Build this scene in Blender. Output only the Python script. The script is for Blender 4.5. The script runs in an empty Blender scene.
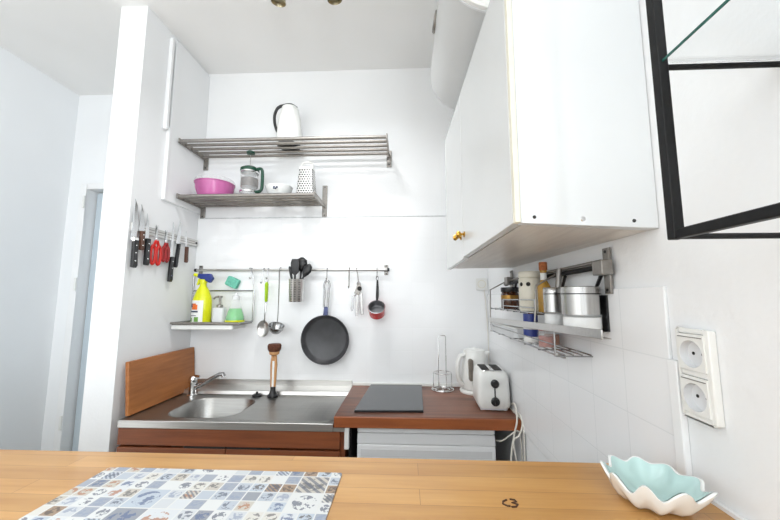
import bpy, bmesh, math, random
from mathutils import Vector, Matrix
random.seed(7)
sc = bpy.context.scene
C = sc.collection
PI = math.pi

# ---------------------------------------------------------------- helpers
class MB:
    """Collects shapes in world metres, then links them as ONE mesh object."""
    def __init__(s): s.bm = bmesh.new()
    def _xf(s, verts, M):
        if M is not None: bmesh.ops.transform(s.bm, matrix=M, verts=verts)
    def box(s, x0, x1, y0, y1, z0, z1, M=None):
        vs = [s.bm.verts.new((x, y, z)) for x in (x0, x1) for y in (y0, y1) for z in (z0, z1)]
        for f in ((0,1,3,2),(4,6,7,5),(0,4,5,1),(2,3,7,6),(0,2,6,4),(1,5,7,3)):
            s.bm.faces.new([vs[i] for i in f])
        s._xf(vs, M); return s
    def rbox(s, x0, x1, y0, y1, z0, z1, r, axis='z', n=5, M=None, taper=1.0):
        """box with rounded corners around an axis"""
        if axis == 'z': a0,a1,b0,b1,c0,c1 = x0,x1,y0,y1,z0,z1; mk = lambda a,b,c:(a,b,c)
        elif axis == 'y': a0,a1,b0,b1,c0,c1 = x0,x1,z0,z1,y0,y1; mk = lambda a,b,c:(a,c,b)
        else: a0,a1,b0,b1,c0,c1 = y0,y1,z0,z1,x0,x1; mk = lambda a,b,c:(c,a,b)
        pts = rrect(a0,a1,b0,b1,r,n)
        ca,cb=(a0+a1)/2,(b0+b1)/2
        s.loft([[mk(a,b,c0) for a,b in pts],[mk(ca+(a-ca)*taper,cb+(b-cb)*taper,c1) for a,b in pts]], M=M)
        return s
    def loft(s, rings, caps=(True, True), closed=True, M=None):
        R = [[s.bm.verts.new(p) for p in ring] for ring in rings]
        n = len(R[0])
        for a, b in zip(R, R[1:]):
            for i in range(n if closed else n-1):
                j = (i+1) % n
                s.bm.faces.new((a[i], a[j], b[j], b[i]))
        if caps[0]: s.bm.faces.new(R[0][::-1])
        if caps[1]: s.bm.faces.new(R[-1])
        s._xf([v for r in R for v in r], M); return s
    def lathe(s, prof, base=(0,0,0), axis=(0,0,1), n=28, caps=(True, True), sx=1.0, sy=1.0):
        q = Vector((0,0,1)).rotation_difference(Vector(axis).normalized())
        b = Vector(base); rings = []
        for r, z in prof:
            rings.append([b + q @ Vector((max(r,1e-4)*sx*math.cos(2*PI*i/n), max(r,1e-4)*sy*math.sin(2*PI*i/n), z)) for i in range(n)])
        return s.loft(rings, caps)
    def cyl(s, p0, p1, r, r1=None, n=20):
        p0, p1 = Vector(p0), Vector(p1); L = (p1-p0).length
        return s.lathe([(r,0),(r if r1 is None else r1, L)], p0, p1-p0, n)
    def tube(s, pts, r, n=8, closed=False, flat=None):
        P = [Vector(p) for p in pts]; m = len(P); rings = []
        up = None
        for i in range(m):
            if closed: d = P[(i+1)%m]-P[i-1]
            else: d = P[min(i+1,m-1)]-P[max(i-1,0)]
            d.normalize()
            if up is None:
                up = Vector((0,0,1)) if abs(d.z) < .9 else Vector((0,1,0))
            u = (up - d*up.dot(d)); 
            if u.length < 1e-5: u = d.orthogonal()
            u.normalize(); v = d.cross(u); up = u
            rr = r[i] if isinstance(r,(list,tuple)) else r
            rings.append([P[i] + u*(rr*math.cos(2*PI*k/n)) + v*(rr*(flat or 1)*math.sin(2*PI*k/n)) for k in range(n)])
        if closed: rings.append(rings[0]); 
        return s.loft(rings, (not closed, not closed))
    def prism(s, poly, axis, c0, c1, M=None):
        """poly in the plane across axis: x:(y,z) y:(x,z) z:(x,y)"""
        mk = {'x':lambda a,b,c:(c,a,b),'y':lambda a,b,c:(a,c,b),'z':lambda a,b,c:(a,b,c)}[axis]
        return s.loft([[mk(a,b,c0) for a,b in poly],[mk(a,b,c1) for a,b in poly]], M=M)
    def sphere(s, c, r, sx=1, sy=1, sz=1, n=14):
        prof = [(r*math.sin(PI*i/n), -r*math.cos(PI*i/n)) for i in range(n+1)]
        rings=[]
        for q,z in prof:
            q=max(q,1e-4)
            rings.append([(c[0]+q*sx*math.cos(2*PI*k/18), c[1]+q*sy*math.sin(2*PI*k/18), c[2]+z*sz) for k in range(18)])
        return s.loft(rings)

def rrect(a0,a1,b0,b1,r,n=5):
    pts=[]
    for cx,cy,t0 in ((a1-r,b1-r,0),(a0+r,b1-r,PI/2),(a0+r,b0+r,PI),(a1-r,b0+r,1.5*PI)):
        for i in range(n+1):
            t=t0+PI/2*i/n; pts.append((cx+r*math.cos(t), cy+r*math.sin(t)))
    return pts

def arc(cx,cz,r,t0,t1,n=10): return [(cx+r*math.cos(math.radians(t0+(t1-t0)*i/n)), cz+r*math.sin(math.radians(t0+(t1-t0)*i/n))) for i in range(n+1)]

WPOS = {}
def obj(name, mb, m, parent=None, bevel=0, smooth=40, origin=None, label=None):
    me = bpy.data.meshes.new(name); bm = mb.bm
    bmesh.ops.remove_doubles(bm, verts=bm.verts[:], dist=1e-6)
    bmesh.ops.recalc_face_normals(bm, faces=bm.faces[:])
    if parent is not None: org = WPOS[parent.name]
    elif origin is not None: org = Vector(origin)
    else:
        lo=[min(v.co[i] for v in bm.verts) for i in range(3)]; hi=[max(v.co[i] for v in bm.verts) for i in range(3)]
        org = Vector(((lo[0]+hi[0])/2,(lo[1]+hi[1])/2,lo[2]))
    bmesh.ops.translate(bm, vec=-org, verts=bm.verts[:])
    bm.to_mesh(me); bm.free()
    for p in me.polygons: p.use_smooth = True
    me.set_sharp_from_angle(angle=math.radians(smooth))
    o = bpy.data.objects.new(name, me); C.objects.link(o)
    if parent is not None: o.parent = parent
    else: o.location = org
    WPOS[o.name] = org
    me.materials.append(m)
    if bevel:
        b = o.modifiers.new('bevel','BEVEL'); b.width=bevel; b.segments=3; b.limit_method='ANGLE'; b.angle_limit=math.radians(45)
    if label: o['label']=label
    return o
def thing(name, label, cat, loc, group=None):
    o = bpy.data.objects.new(name, None); C.objects.link(o); o.location = loc
    o.empty_display_size=.05
    o['label']=label; o['category']=cat
    if group: o['group']=group
    WPOS[o.name]=Vector(loc); return o
def tag(o, label, cat, group=None):
    o['label']=label; o['category']=cat
    if group: o['group']=group
    return o
def struct(name, mb, m, parent=None, **k):
    o = obj(name, mb, m, parent, **k); o['kind']='structure'; return o

# ---------------------------------------------------------------- materials
def srgb(r,g,b):
    f=lambda c:(c/255/12.92 if c/255<=.04045 else ((c/255+.055)/1.055)**2.4)
    return (f(r),f(g),f(b),1)
class NT:
    def __init__(s,name):
        s.m=bpy.data.materials.new(name); s.m.use_nodes=True
        s.n=s.m.node_tree.nodes; s.l=s.m.node_tree.links; s.b=s.n['Principled BSDF']
    def new(s,t,**k):
        x=s.n.new(t)
        for a,v in k.items(): setattr(x,a,v)
        return x
    def link(s,a,b): s.l.new(a,b)
    def coords(s,scale=(1,1,1),rot=(0,0,0)):
        t=s.new('ShaderNodeTexCoord'); mp=s.new('ShaderNodeMapping'); mp.inputs['Scale'].default_value=scale; mp.inputs['Rotation'].default_value=rot
        s.link(t.outputs['Object'],mp.inputs[0]); return mp.outputs[0]
    def noise(s,vec,scale,detail=3,rough=.5):
        x=s.new('ShaderNodeTexNoise'); x.inputs['Scale'].default_value=scale; x.inputs['Detail'].default_value=detail; x.inputs['Roughness'].default_value=rough
        s.link(vec,x.inputs['Vector']); return x.outputs['Fac']
    def ramp(s,fac,stops,interp='LINEAR'):
        x=s.new('ShaderNodeValToRGB'); x.color_ramp.interpolation=interp
        e=x.color_ramp.elements
        while len(e)<len(stops): e.new(.5)
        for q,(p,c) in zip(e,stops): q.position=p; q.color=c
        s.link(fac,x.inputs[0]); return x.outputs[0]
    def mix(s,fac,a,b,mode='MIX'):
        x=s.new('ShaderNodeMix',data_type='RGBA',blend_type=mode)
        for i,v in ((0,fac),(6,a),(7,b)):
            if hasattr(v,'links') or hasattr(v,'is_linked'): s.link(v,x.inputs[i])
            else: x.inputs[i].default_value=v
        return x.outputs[2]
    def math(s,op,a,b=None):
        x=s.new('ShaderNodeMath',operation=op)
        for i,v in ((0,a),(1,b)):
            if v is None: continue
            if hasattr(v,'is_linked'): s.link(v,x.inputs[i])
            else: x.inputs[i].default_value=v
        return x.outputs[0]
    def bump(s,h,strength=.2,dist=.001):
        x=s.new('ShaderNodeBump'); x.inputs['Strength'].default_value=strength; x.inputs['Distance'].default_value=dist
        s.link(h,x.inputs['Height']); s.link(x.outputs[0],s.b.inputs['Normal'])
def plain(name,col,rough=.5,metal=0,var=.06,scale=30,bump=0,spec=None,coat=0,trans=0,ior=1.45,alpha=1):
    t=NT(name); t.b.inputs['Roughness'].default_value=rough; t.b.inputs['Metallic'].default_value=metal
    v=t.coords(); f=t.noise(v,scale)
    lo=tuple(c*(1-var) for c in col[:3])+(1,); hi=tuple(min(1,c*(1+var)) for c in col[:3])+(1,)
    t.link(t.ramp(f,[(.3,lo),(.7,hi)]),t.b.inputs['Base Color'])
    if bump: t.bump(f,bump,.002)
    if spec is not None: t.b.inputs['Specular IOR Level'].default_value=spec
    t.b.inputs['Coat Weight'].default_value=coat
    if trans: t.b.inputs['Transmission Weight'].default_value=trans; t.b.inputs['IOR'].default_value=ior
    if alpha<1: t.b.inputs['Alpha'].default_value=alpha
    return t.m
def plaster(name,col,bump=.15,scale=60):
    t=NT(name); v=t.coords(); f=t.noise(v,scale,5); g=t.noise(v,1.7,2)
    lo=tuple(c*.96 for c in col[:3])+(1,)
    t.link(t.ramp(g,[(.35,lo),(.65,col)]),t.b.inputs['Base Color']); t.b.inputs['Roughness'].default_value=.75
    t.bump(f,bump,.004); return t.m
def tiles(name,col,mortar,plane,size=.1235,off=(0,0),rough=.22):
    t=NT(name); tc=t.new('ShaderNodeTexCoord'); sp=t.new('ShaderNodeSeparateXYZ'); cb=t.new('ShaderNodeCombineXYZ')
    t.link(tc.outputs['Object'],sp.inputs[0])
    a=sp.outputs['X'] if plane=='xz' else sp.outputs['Y']
    t.link(t.math('ADD',a,off[0]+10*size),cb.inputs[0]); t.link(t.math('ADD',sp.outputs['Z'],off[1]+10*size),cb.inputs[1])
    br=t.new('ShaderNodeTexBrick',offset=0,squash=1)
    br.inputs['Scale'].default_value=1; br.inputs['Brick Width'].default_value=size; br.inputs['Row Height'].default_value=size
    br.inputs['Mortar Size'].default_value=.0011; br.inputs['Mortar Smooth'].default_value=.3; br.inputs['Bias'].default_value=0
    br.inputs['Color1'].default_value=col; br.inputs['Color2'].default_value=tuple(c*.985 for c in col[:3])+(1,); br.inputs['Mortar'].default_value=mortar
    t.link(cb.outputs[0],br.inputs['Vector']); t.link(br.outputs['Color'],t.b.inputs['Base Color'])
    t.b.inputs['Roughness'].default_value=rough
    inv=t.math('SUBTRACT',1,br.outputs['Fac']); w=t.noise(cb.outputs[0],14,2)
    h=t.math('ADD',inv,t.math('MULTIPLY',w,.25)); t.bump(h,.35,.0012); return t.m
def wood(name,c_dark,c_light,axis='x',rough=.4,stave=None,grain=1.0,coat=0,blotch=.3,stave_var=None):
    t=NT(name)
    sc_={'x':(2.2,28,28),'y':(28,2.2,28),'z':(28,28,2.2)}[axis]
    v=t.coords(sc_); f=t.noise(v,1.6*grain,6,.62)
    v2=t.coords({'x':(1.2,5,5),'y':(5,1.2,5),'z':(5,5,1.2)}[axis]); g=t.noise(v2,2.2,3)
    k=t.math('ADD',t.math('MULTIPLY',f,1-blotch),t.math('MULTIPLY',g,blotch))
    col=t.ramp(k,[(.3,c_dark),(.7,c_light)])
    if stave:
        tc=t.coords((1,1,1) if axis=='x' else (1,1,1),(0,0,0) if axis=='x' else (0,0,PI/2))
        br=t.new('ShaderNodeTexBrick',offset=.37,offset_frequency=2)
        for n_,q in (('Scale',1),('Brick Width',stave[0]),('Row Height',stave[1]),('Mortar Size',.0005),('Mortar Smooth',.5),('Bias',-.1)): br.inputs[n_].default_value=q
        a,b_=stave_var
        br.inputs['Color1'].default_value=a; br.inputs['Color2'].default_value=b_; br.inputs['Mortar'].default_value=(.55,.5,.45,1)
        t.link(tc,br.inputs['Vector'])
        col=t.mix(1.0,col,br.outputs['Color'],'MULTIPLY')
    t.link(col,t.b.inputs['Base Color']); t.b.inputs['Roughness'].default_value=rough; t.b.inputs['Coat Weight'].default_value=coat
    t.bump(f,.06,.002); return t.m
def brushed(name,col,rough=.3,axis='x',metal=1):
    t=NT(name); v=t.coords({'x':(3,160,160),'y':(160,3,160),'z':(160,160,3)}[axis]); f=t.noise(v,2,3)
    lo=tuple(c*.82 for c in col[:3])+(1,)
    t.link(t.ramp(f,[(.3,lo),(.7,col)]),t.b.inputs['Base Color']); t.b.inputs['Metallic'].default_value=metal; t.b.inputs['Roughness'].default_value=rough
    t.bump(f,.03,.0005); return t.m
def glass(name,col,rough=.03,trans=1.0,ior=1.45):
    t=NT(name); v=t.coords(); f=t.noise(v,20)
    lo=tuple(c*.97 for c in col[:3])+(1,)
    t.link(t.ramp(f,[(.3,lo),(.7,col)]),t.b.inputs['Base Color'])
    t.b.inputs['Roughness'].default_value=rough; t.b.inputs['Transmission Weight'].default_value=trans; t.b.inputs['IOR'].default_value=ior
    return t.m

M={}
M['wall']=plaster('white_plaster',(.90,.905,.905,1))
M['wall_hall']=plaster('cool_white_plaster',(.91,.925,.935,1),.08)
M['wall_rough']=plaster('rough_white_plaster',(.88,.89,.895,1),.4,38)
M['ceil']=plaster('ceiling_paint',(.93,.93,.92,1),.06)
M['floor']=wood('floor_boards',srgb(205,190,170),srgb(232,222,206),'y',.5,(1.2,.09),1,0,.3,((1,1,1,1),(.9,.9,.9,1)))
M['tile_back']=tiles('white_wall_tile',(.925,.93,.93,1),(.89,.895,.895,1),'xz')
M['tile_right']=tiles('glazed_white_tile',(.915,.92,.925,1),(.82,.835,.84,1),'yz')
M['ledge_shade']=plain('grey_ledge_shade',(.62,.63,.63,1),.8,0,.1,50)  # grey of the painted shadow line along the tile top
M['trim']=plain('white_gloss_paint',(.90,.905,.905,1),.35,0,.015,8)
M['cab_white']=plain('white_laminate',(.72,.74,.75,1),.3,0,.015,6)
M['cab_door']=plain('white_door_laminate',(.68,.69,.685,1),.25,0,.015,6)
M['cab_edge']=plain('yellowed_edge_strip',srgb(226,222,205),.5,0,.05,40)
M['cab_under']=wood('grey_beige_underside',srgb(205,199,192),srgb(232,227,220),'y',.35)
M['steel']=brushed('brushed_steel',(.62,.61,.59,1),.28)
M['steel_sink']=brushed('sink_steel',(.40,.395,.38,1),.36)
M['steel_z']=brushed('upright_brushed_steel',(.50,.49,.475,1),.26,'z')
M['steel_dull']=plain('dull_grey_metal',srgb(150,146,141),.42,.85,.1,60)
M['steel_rod']=plain('shelf_rod_metal',srgb(152,148,143),.4,.78,.08,60)
M['chrome']=plain('chrome',(.75,.75,.75,1),.1,1,.03,20)
M['chrome_dark']=plain('grey_chrome_wire',(.36,.36,.36,1),.22,1,.06,30)
M['blade']=brushed('knife_steel',(.74,.75,.76,1),.22,'z')
M['black']=plain('black_plastic',(.012,.012,.013,1),.38,0,.2,60)
M['black_metal']=plain('black_lacquered_metal',(.006,.006,.0065,1),.5,0,.25,90,.1,spec=.25)
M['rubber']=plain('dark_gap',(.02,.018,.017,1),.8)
M['brass']=plain('polished_brass',srgb(205,160,70),.18,1,.06,40)
M['lampmetal']=plain('aged_nickel',srgb(170,160,135),.28,1,.1,40)
M['bar']=wood('butcher_block',srgb(184,132,72),srgb(220,172,108),'x',.32,(.62,.041),1,.15,.45,((1.03,1.02,1,1),(.84,.80,.74,1)))
M['worktop']=wood('oiled_red_brown_wood',srgb(76,44,31),srgb(152,98,72),'x',.38,(.4,.045),1.2,.05,.6,((1,1,1,1),(.78,.74,.72,1)))
M['worktop_edge']=wood('worktop_edge_wood',srgb(128,66,32),srgb(172,98,52),'x',.4)
M['board']=wood('chopping_board_wood',srgb(142,82,36),srgb(194,124,66),'y',.45,None,1,0,.4)
M['veneer']=wood('red_brown_veneer',srgb(110,56,28),srgb(152,86,50),'x',.42,None,1.2,.05)
M['tank']=plain('tank_enamel',(.62,.625,.62,1),.35,0,.02,6)
M['fridge']=plain('white_enamel',srgb(242,243,244),.3,0,.015,6)
M['fridge_grey']=plain('pale_grey_plastic',srgb(222,223,224),.4,0,.02,8)
M['hob']=plain('dark_grey_glass',srgb(58,61,65),.2,0,.08,50,spec=.6)
M['white_plastic']=plain('white_plastic',srgb(236,236,232),.32,0,.015,20)
M['cream_plastic']=plain('cream_plastic',srgb(228,224,208),.35,0,.03,20)
M['smoke']=plain('smoked_window',srgb(130,122,112),.2,0,.2,40)
M['cable']=plain('white_cable',srgb(226,222,212),.45,0,.03,20)
M['pan']=plain('non_stick_coating',srgb(66,66,68),.4,0,.18,18,.05)
M['pan_rim']=plain('pan_side_dark',srgb(44,44,46),.4)
M['blue_grip']=plain('blue_grey_ferrule',srgb(74,80,112),.25,.6)
M['red_enamel']=plain('red_enamel',srgb(196,28,30),.18,0,.05,20,coat=.5)
M['pot_in']=plain('grey_pot_lining',srgb(120,120,122),.3,.5,.1,40)
M['lime']=plain('lime_green_handle',srgb(166,206,30),.35,0,.06,30)
M['red']=plain('red_plastic',srgb(206,34,26),.32,0,.08,30)
M['red_dark']=plain('dark_red_plastic',srgb(160,28,28),.35,0,.08,30)
M['brown']=wood('brown_handle_wood',srgb(62,36,26),srgb(98,62,44),'z',.45)
M['brush_wood']=wood('pale_brush_wood',srgb(176,122,74),srgb(214,164,112),'z',.5)
M['bristle']=plain('brown_bristles',srgb(92,52,34),.9,0,.5,160,.8)
M['yellow']=plain('yellow_bottle',srgb(222,226,20),.3,0,.05,30)
M['blue']=plain('royal_blue_plastic',srgb(40,58,134),.35,0,.08,30)
M['teal']=plain('teal_sponge',srgb(112,190,168),.9,0,.2,120,.8)
M['green_liq']=plain('green_liquid',srgb(92,196,104),.15,0,.1,14)
M['glass']=glass('clear_glass',(.97,.98,.98,1))
M['plastic_clear']=plain('clear_plastic',(.92,.93,.93,1),.12,0,.02,20,alpha=.2)
M['milky']=plain('milky_plastic',(.9,.91,.92,1),.3,0,.02,20,alpha=.72)
M['pink']=plain('pink_plastic',srgb(196,104,162),.22,0,.15,9,alpha=.82)
M['dkgreen']=plain('dark_green_plastic',srgb(18,66,48),.3,0,.1,30)
M['coffee']=plain('coffee_mesh',srgb(84,76,70),.5,.3,.5,90)
M['honey']=plain('dark_honey',srgb(72,36,16),.12,0,.35,12,coat=.6)
M['gold_lid']=plain('gold_lid',srgb(150,112,50),.3,.7,.2,60)
M['cork']=plain('cork',srgb(176,104,60),.8,0,.25,160,.5)
M['oil']=plain('amber_oil',srgb(196,150,64),.1,0,.2,30,alpha=.85)
M['salt']=plain('white_salt',srgb(240,240,238),.8,0,.02,200,.2)
M['spice_red']=plain('paprika',srgb(160,70,44),.6,0,.4,90)
M['label_white']=plain('white_paper_label',srgb(240,240,236),.5,0,.02,20)
M['label_orange']=plain('orange_print',srgb(234,112,40),.5,0,.15,40)
M['label_red']=plain('red_print',srgb(206,40,40),.5,0,.1,40)
M['label_dark']=plain('dark_print',srgb(50,60,84),.5,0,.1,40)
M['label_green']=plain('green_print',srgb(110,160,70),.5,0,.2,60)
M['shell_out']=plain('white_porcelain',srgb(240,242,240),.15,0,.015,12,coat=.5)
M['shell_in']=plain('aqua_glaze',srgb(192,221,217),.1,0,.09,11,coat=.7)
M['burn']=plain('burnt_mark',srgb(70,40,22),.6,0,.2,200)
M['frame_edge']=plain('green_glass_edge',srgb(40,92,84),.15,0,.05,30)
M['door']=plain('pale_blue_door_paint',srgb(196,208,216),.35,0,.02,8)
M['door_dark']=plain('dark_door_pane',srgb(96,108,122),.15,0,.1,8)

def grater_mat():
    t=NT('punched_grater_steel'); tc=t.new('ShaderNodeTexCoord'); sp=t.new('ShaderNodeSeparateXYZ'); t.link(tc.outputs['Object'],sp.inputs[0])
    row=t.math('MULTIPLY',sp.outputs['Z'],1/.013); fl=t.math('FLOOR',row)
    sh=t.math('MULTIPLY',t.math('MODULO',fl,2),.5)
    col=t.math('ADD',t.math('MULTIPLY',t.math('ADD',sp.outputs['X'],t.math('MULTIPLY',sp.outputs['Y'],.8)),1/.0135),sh)
    u=t.math('SUBTRACT',t.math('FRACT',t.math('ADD',col,20)),.5); v=t.math('SUBTRACT',t.math('FRACT',row),.5)
    d=t.math('ADD',t.math('MULTIPLY',u,u),t.math('MULTIPLY',v,v))
    hole=t.math('LESS_THAN',d,.115)
    t.link(t.mix(hole,(.72,.71,.70,1),(.03,.03,.03,1)),t.b.inputs['Base Color'])
    t.link(t.math('SUBTRACT',.9,t.math('MULTIPLY',hole,.9)),t.b.inputs['Metallic']); t.b.inputs['Roughness'].default_value=.35
    return t.m
M['grater']=grater_mat()
def perforated(name,px,pz):
    t=NT(name); tc=t.new('ShaderNodeTexCoord'); sp=t.new('ShaderNodeSeparateXYZ'); t.link(tc.outputs['Object'],sp.inputs[0])
    f=t.math('FRACT',t.math('MULTIPLY',sp.outputs['Z'],1/pz)); band=t.math('LESS_THAN',f,.35)
    g=t.math('FRACT',t.math('ADD',t.math('MULTIPLY',sp.outputs['X'],1/px),50)); col=t.math('LESS_THAN',g,.5)
    h=t.math('MULTIPLY',band,col)
    t.link(t.mix(h,(.7,.69,.67,1),(.14,.14,.14,1)),t.b.inputs['Base Color'])
    t.b.inputs['Metallic'].default_value=.95; t.b.inputs['Roughness'].default_value=.28; return t.m
M['perf']=perforated('perforated_steel',.02,.009)

def mat_placemat():
    t=NT('photo_collage_print'); tc=t.new('ShaderNodeTexCoord'); mp=t.new('ShaderNodeMapping'); t.link(tc.outputs['Object'],mp.inputs[0])
    def layer(cx,cy,seed,margin):
        sp=t.new('ShaderNodeSeparateXYZ'); t.link(mp.outputs[0],sp.inputs[0])
        u=t.math('ADD',t.math('MULTIPLY',sp.outputs['X'],1/cx),40+seed); v=t.math('ADD',t.math('MULTIPLY',sp.outputs['Y'],1/cy),40)
        cb=t.new('ShaderNodeCombineXYZ'); t.link(t.math('FLOOR',u),cb.inputs[0]); t.link(t.math('FLOOR',v),cb.inputs[1]); cb.inputs[2].default_value=seed
        w=t.new('ShaderNodeTexWhiteNoise',noise_dimensions='3D'); t.link(cb.outputs[0],w.inputs['Vector'])
        fu=t.math('FRACT',u); fv=t.math('FRACT',v)
        a=t.math('LESS_THAN',t.math('ABSOLUTE',t.math('SUBTRACT',fu,.5)),.5-margin); b=t.math('LESS_THAN',t.math('ABSOLUTE',t.math('SUBTRACT',fv,.5)),.5-margin)
        return w,t.math('MULTIPLY',a,b),cb,fu,fv
    def picture(cell,seed,margin,freq):
        w,mask,cb,fu,fv=layer(cell,cell,seed,margin)
        pal=[(0,srgb(222,223,222)),(.16,srgb(188,195,204)),(.28,srgb(206,209,212)),(.42,srgb(164,170,182)),(.50,srgb(218,215,208)),(.60,srgb(200,194,184)),(.68,srgb(214,217,220)),(.80,srgb(152,156,164)),(.86,srgb(190,199,209)),(.955,srgb(164,142,122))]
        col=t.ramp(w.outputs['Value'],pal,'CONSTANT')
        # a motif inside each little picture
        sp2=t.new('ShaderNodeSeparateColor'); t.link(w.outputs['Color'],sp2.inputs[0])
        vv=t.new('ShaderNodeVectorMath',operation='SCALE'); t.link(mp.outputs[0],vv.inputs[0]); vv.inputs['Scale'].default_value=1
        va=t.new('ShaderNodeVectorMath',operation='ADD'); t.link(vv.outputs[0],va.inputs[0]); t.link(w.outputs['Color'],va.inputs[1])
        n=t.noise(va.outputs[0],freq,3,.6)
        cu=t.math('SUBTRACT',fu,.5); cv=t.math('SUBTRACT',fv,.5)
        d=t.math('ADD',t.math('MULTIPLY',cu,cu),t.math('MULTIPLY',cv,cv))
        inside=t.math('LESS_THAN',d,.14)
        mot=t.math('MULTIPLY',t.math('GREATER_THAN',n,.50),inside)
        mcol=t.ramp(sp2.outputs[0],[(0,srgb(96,102,118)),(.3,srgb(150,160,180)),(.5,srgb(110,108,108)),(.65,srgb(176,120,86)),(.75,srgb(96,112,146)),(.9,srgb(92,84,80))],'CONSTANT')
        has=t.math('GREATER_THAN',sp2.outputs[1],.25)
        col=t.mix(t.math('MULTIPLY',t.math('MULTIPLY',mot,has),.8),col,mcol)
        # stripes on a few
        st=t.math('GREATER_THAN',t.math('FRACT',t.math('MULTIPLY',t.math('ADD',fu,fv),3.2)),.5)
        few=t.math('GREATER_THAN',sp2.outputs[2],.93)
        col=t.mix(t.math('MULTIPLY',t.math('MULTIPLY',st,few),.7),col,srgb(90,98,116))
        col=t.mix(mask,srgb(222,222,220),col)
        return col,w
    c1,w1=picture(.0235,0,.045,140)
    c2,w2=picture(.047,3,.025,90)
    s2_=t.new('ShaderNodeSeparateColor'); t.link(w2.outputs['Color'],s2_.inputs[0])
    col=t.mix(t.math('GREATER_THAN',s2_.outputs[1],.84),c1,c2)
    t.link(col,t.b.inputs['Base Color']); t.b.inputs['Roughness'].default_value=.5
    return t.m
M['placemat']=mat_placemat()

# ---------------------------------------------------------------- the room
XR, XL, YB, ZC = .45, -1.202, 1.878, 2.727
struct('floor', MB().box(-2.2,.45,-5.5,3.2,-.08,0), M['floor'])
struct('ceiling', MB().box(-2.3,.6,-5.6,3.3,ZC,ZC+.1), M['ceil'])
struct('wall_right', MB().box(XR,XR+.12,-.7,YB+.12,0,ZC).box(XR,XR+.12,-5.5,-3.4,0,ZC).box(XR,XR+.12,-3.4,-.7,0,.6).box(XR,XR+.12,-3.4,-.7,2.5,ZC), M['wall_rough'])
struct('wall_back', MB().box(-1.33,XR,YB,YB+.12,0,ZC), M['wall'])
struct('wall_divider', MB().box(-1.331,XL,1.389,YB,0,ZC).box(-1.331,-1.25,YB+.1205,2.15,0,ZC).box(-1.331,-1.3302,YB,YB+.1205,0,ZC), M['wall'])
struct('wall_left', MB().box(-2.32,-2.2,-5.5,3.2,0,ZC), M['wall_hall'])
hall=MB().box(-2.2,-2.105,2.05,2.15,0,ZC).box(-2.105,-1.331,2.05,2.15,2.105,ZC).box(-1.38,-1.331,2.05,2.15,0,2.105)
struct('wall_hall', hall, M['wall_hall'])
struct('wall_rear', MB().box(-2.2,-2.1,-5.6,-5.5,0,ZC).box(.0,.45,-5.6,-5.5,0,ZC).box(-2.1,.0,-5.6,-5.5,0,.6).box(-2.1,.0,-5.6,-5.5,2.6,ZC), M['wall'])
struct('wall_beyond', MB().box(-2.2,-1.331,3.1,3.2,0,ZC), M['wall_hall'])
struct('window_1', MB().box(-2.1,-2.04,-5.57,-5.51,.6,2.6).box(-.06,0,-5.57,-5.51,.6,2.6).box(-2.04,-.06,-5.57,-5.51,.6,.66).box(-2.04,-.06,-5.57,-5.51,2.54,2.6).box(-1.08,-1.02,-5.57,-5.51,.66,2.54), M['trim'], bevel=.004)
struct('added_fill_window', MB().box(.48,.54,-3.4,-3.34,.6,2.5).box(.48,.54,-.76,-.7,.6,2.5).box(.48,.54,-3.34,-.76,.6,.66).box(.48,.54,-3.34,-.76,2.44,2.5).box(.48,.54,-2.08,-2.02,.66,2.44), M['trim'], bevel=.004)  # added window out of view, put in for side fill
# door frame in the hall
jm=MB().box(-2.105,-2.06,2.03,2.16,0,2.105).box(-1.42,-1.38,2.03,2.16,0,2.105).box(-2.06,-1.42,2.03,2.16,2.065,2.105)
fr=struct('trim_1', jm, M['trim'], bevel=.004)
d=struct('door_1', MB().box(-2.052,-1.425,2.10,2.14,.005,2.06), M['door'], bevel=.003)
p_=obj('pane', MB().box(-2.0,-1.48,2.095,2.10,1.86,2.03), M['door_dark'], d)
for z in (.62,1.45,1.98):
    obj('hinge', MB().cyl((-2.068,2.026,z-.04),(-2.068,2.026,z+.04),.007), M['white_plastic'], fr)
# tile cladding
bt=struct('trim_2', MB().box(XL,XR,YB-.008,YB,.86,1.822), M['tile_back'], bevel=.0015, origin=(XL,YB,1.822))
rt=MB().box(XR-.006,XR,.606,YB-.008,.86,1.386)
struct('ledge_shade_line', MB().box(XL+.012,.25,YB-.009,YB-.0002,1.8225,1.8265), M['ledge_shade'])  # painted shade: grey strip drawn as the ledge's shadow line
struct('trim_3', rt, M['tile_right'], bevel=.0015, origin=(XR,.606,1.386))
struct('trim_4', MB().box(XR-.011,XR,.586,.606,1.071,1.264), M['trim'], bevel=.002)
# boarded panel high on the divider wall, with its edge strip
struct('trim_5', MB().box(XL,XL+.012,1.58,YB,1.848,ZC-.02), M['wall'], bevel=.003)
struct('trim_6', MB().box(XL,XL+.02,1.538,1.556,2.2,2.69), M['trim'], bevel=.003)
struct('trim_7', MB().box(XL,XL+.018,1.565,1.58,1.848,2.22), M['trim'], bevel=.003)


# ---------------------------------------------------------------- bar counter, placemat, shell bowl
bar=thing('bar_counter','pale butcher block wooden bar counter across the foreground','counter',(-.6,.40,0))
obj('tabletop', MB().box(-1.75,.449,.05,.666,1.03,1.07), M['bar'], bar, bevel=.003)
obj('base_panel', MB().box(-1.7,.449,.30,.36,0,1.03), M['trim'], bar)
for pts in ([(.147,.541),(.141,.537),(.139,.531),(.144,.526),(.148,.526)],[(.152,.543),(.159,.541),(.160,.537),(.153,.534),(.160,.530),(.156,.525),(.149,.524)]):
    obj('burn_mark', MB().tube([(x,y,1.0702) for x,y in pts],.0016,6), M['burn'], bar, label='small dark burnt mark')
obj('edge_sealant', MB().box(.441,.449,.06,.60,1.0702,1.0755), M['trim'], bar, label='white sealant strip along the wall')

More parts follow.
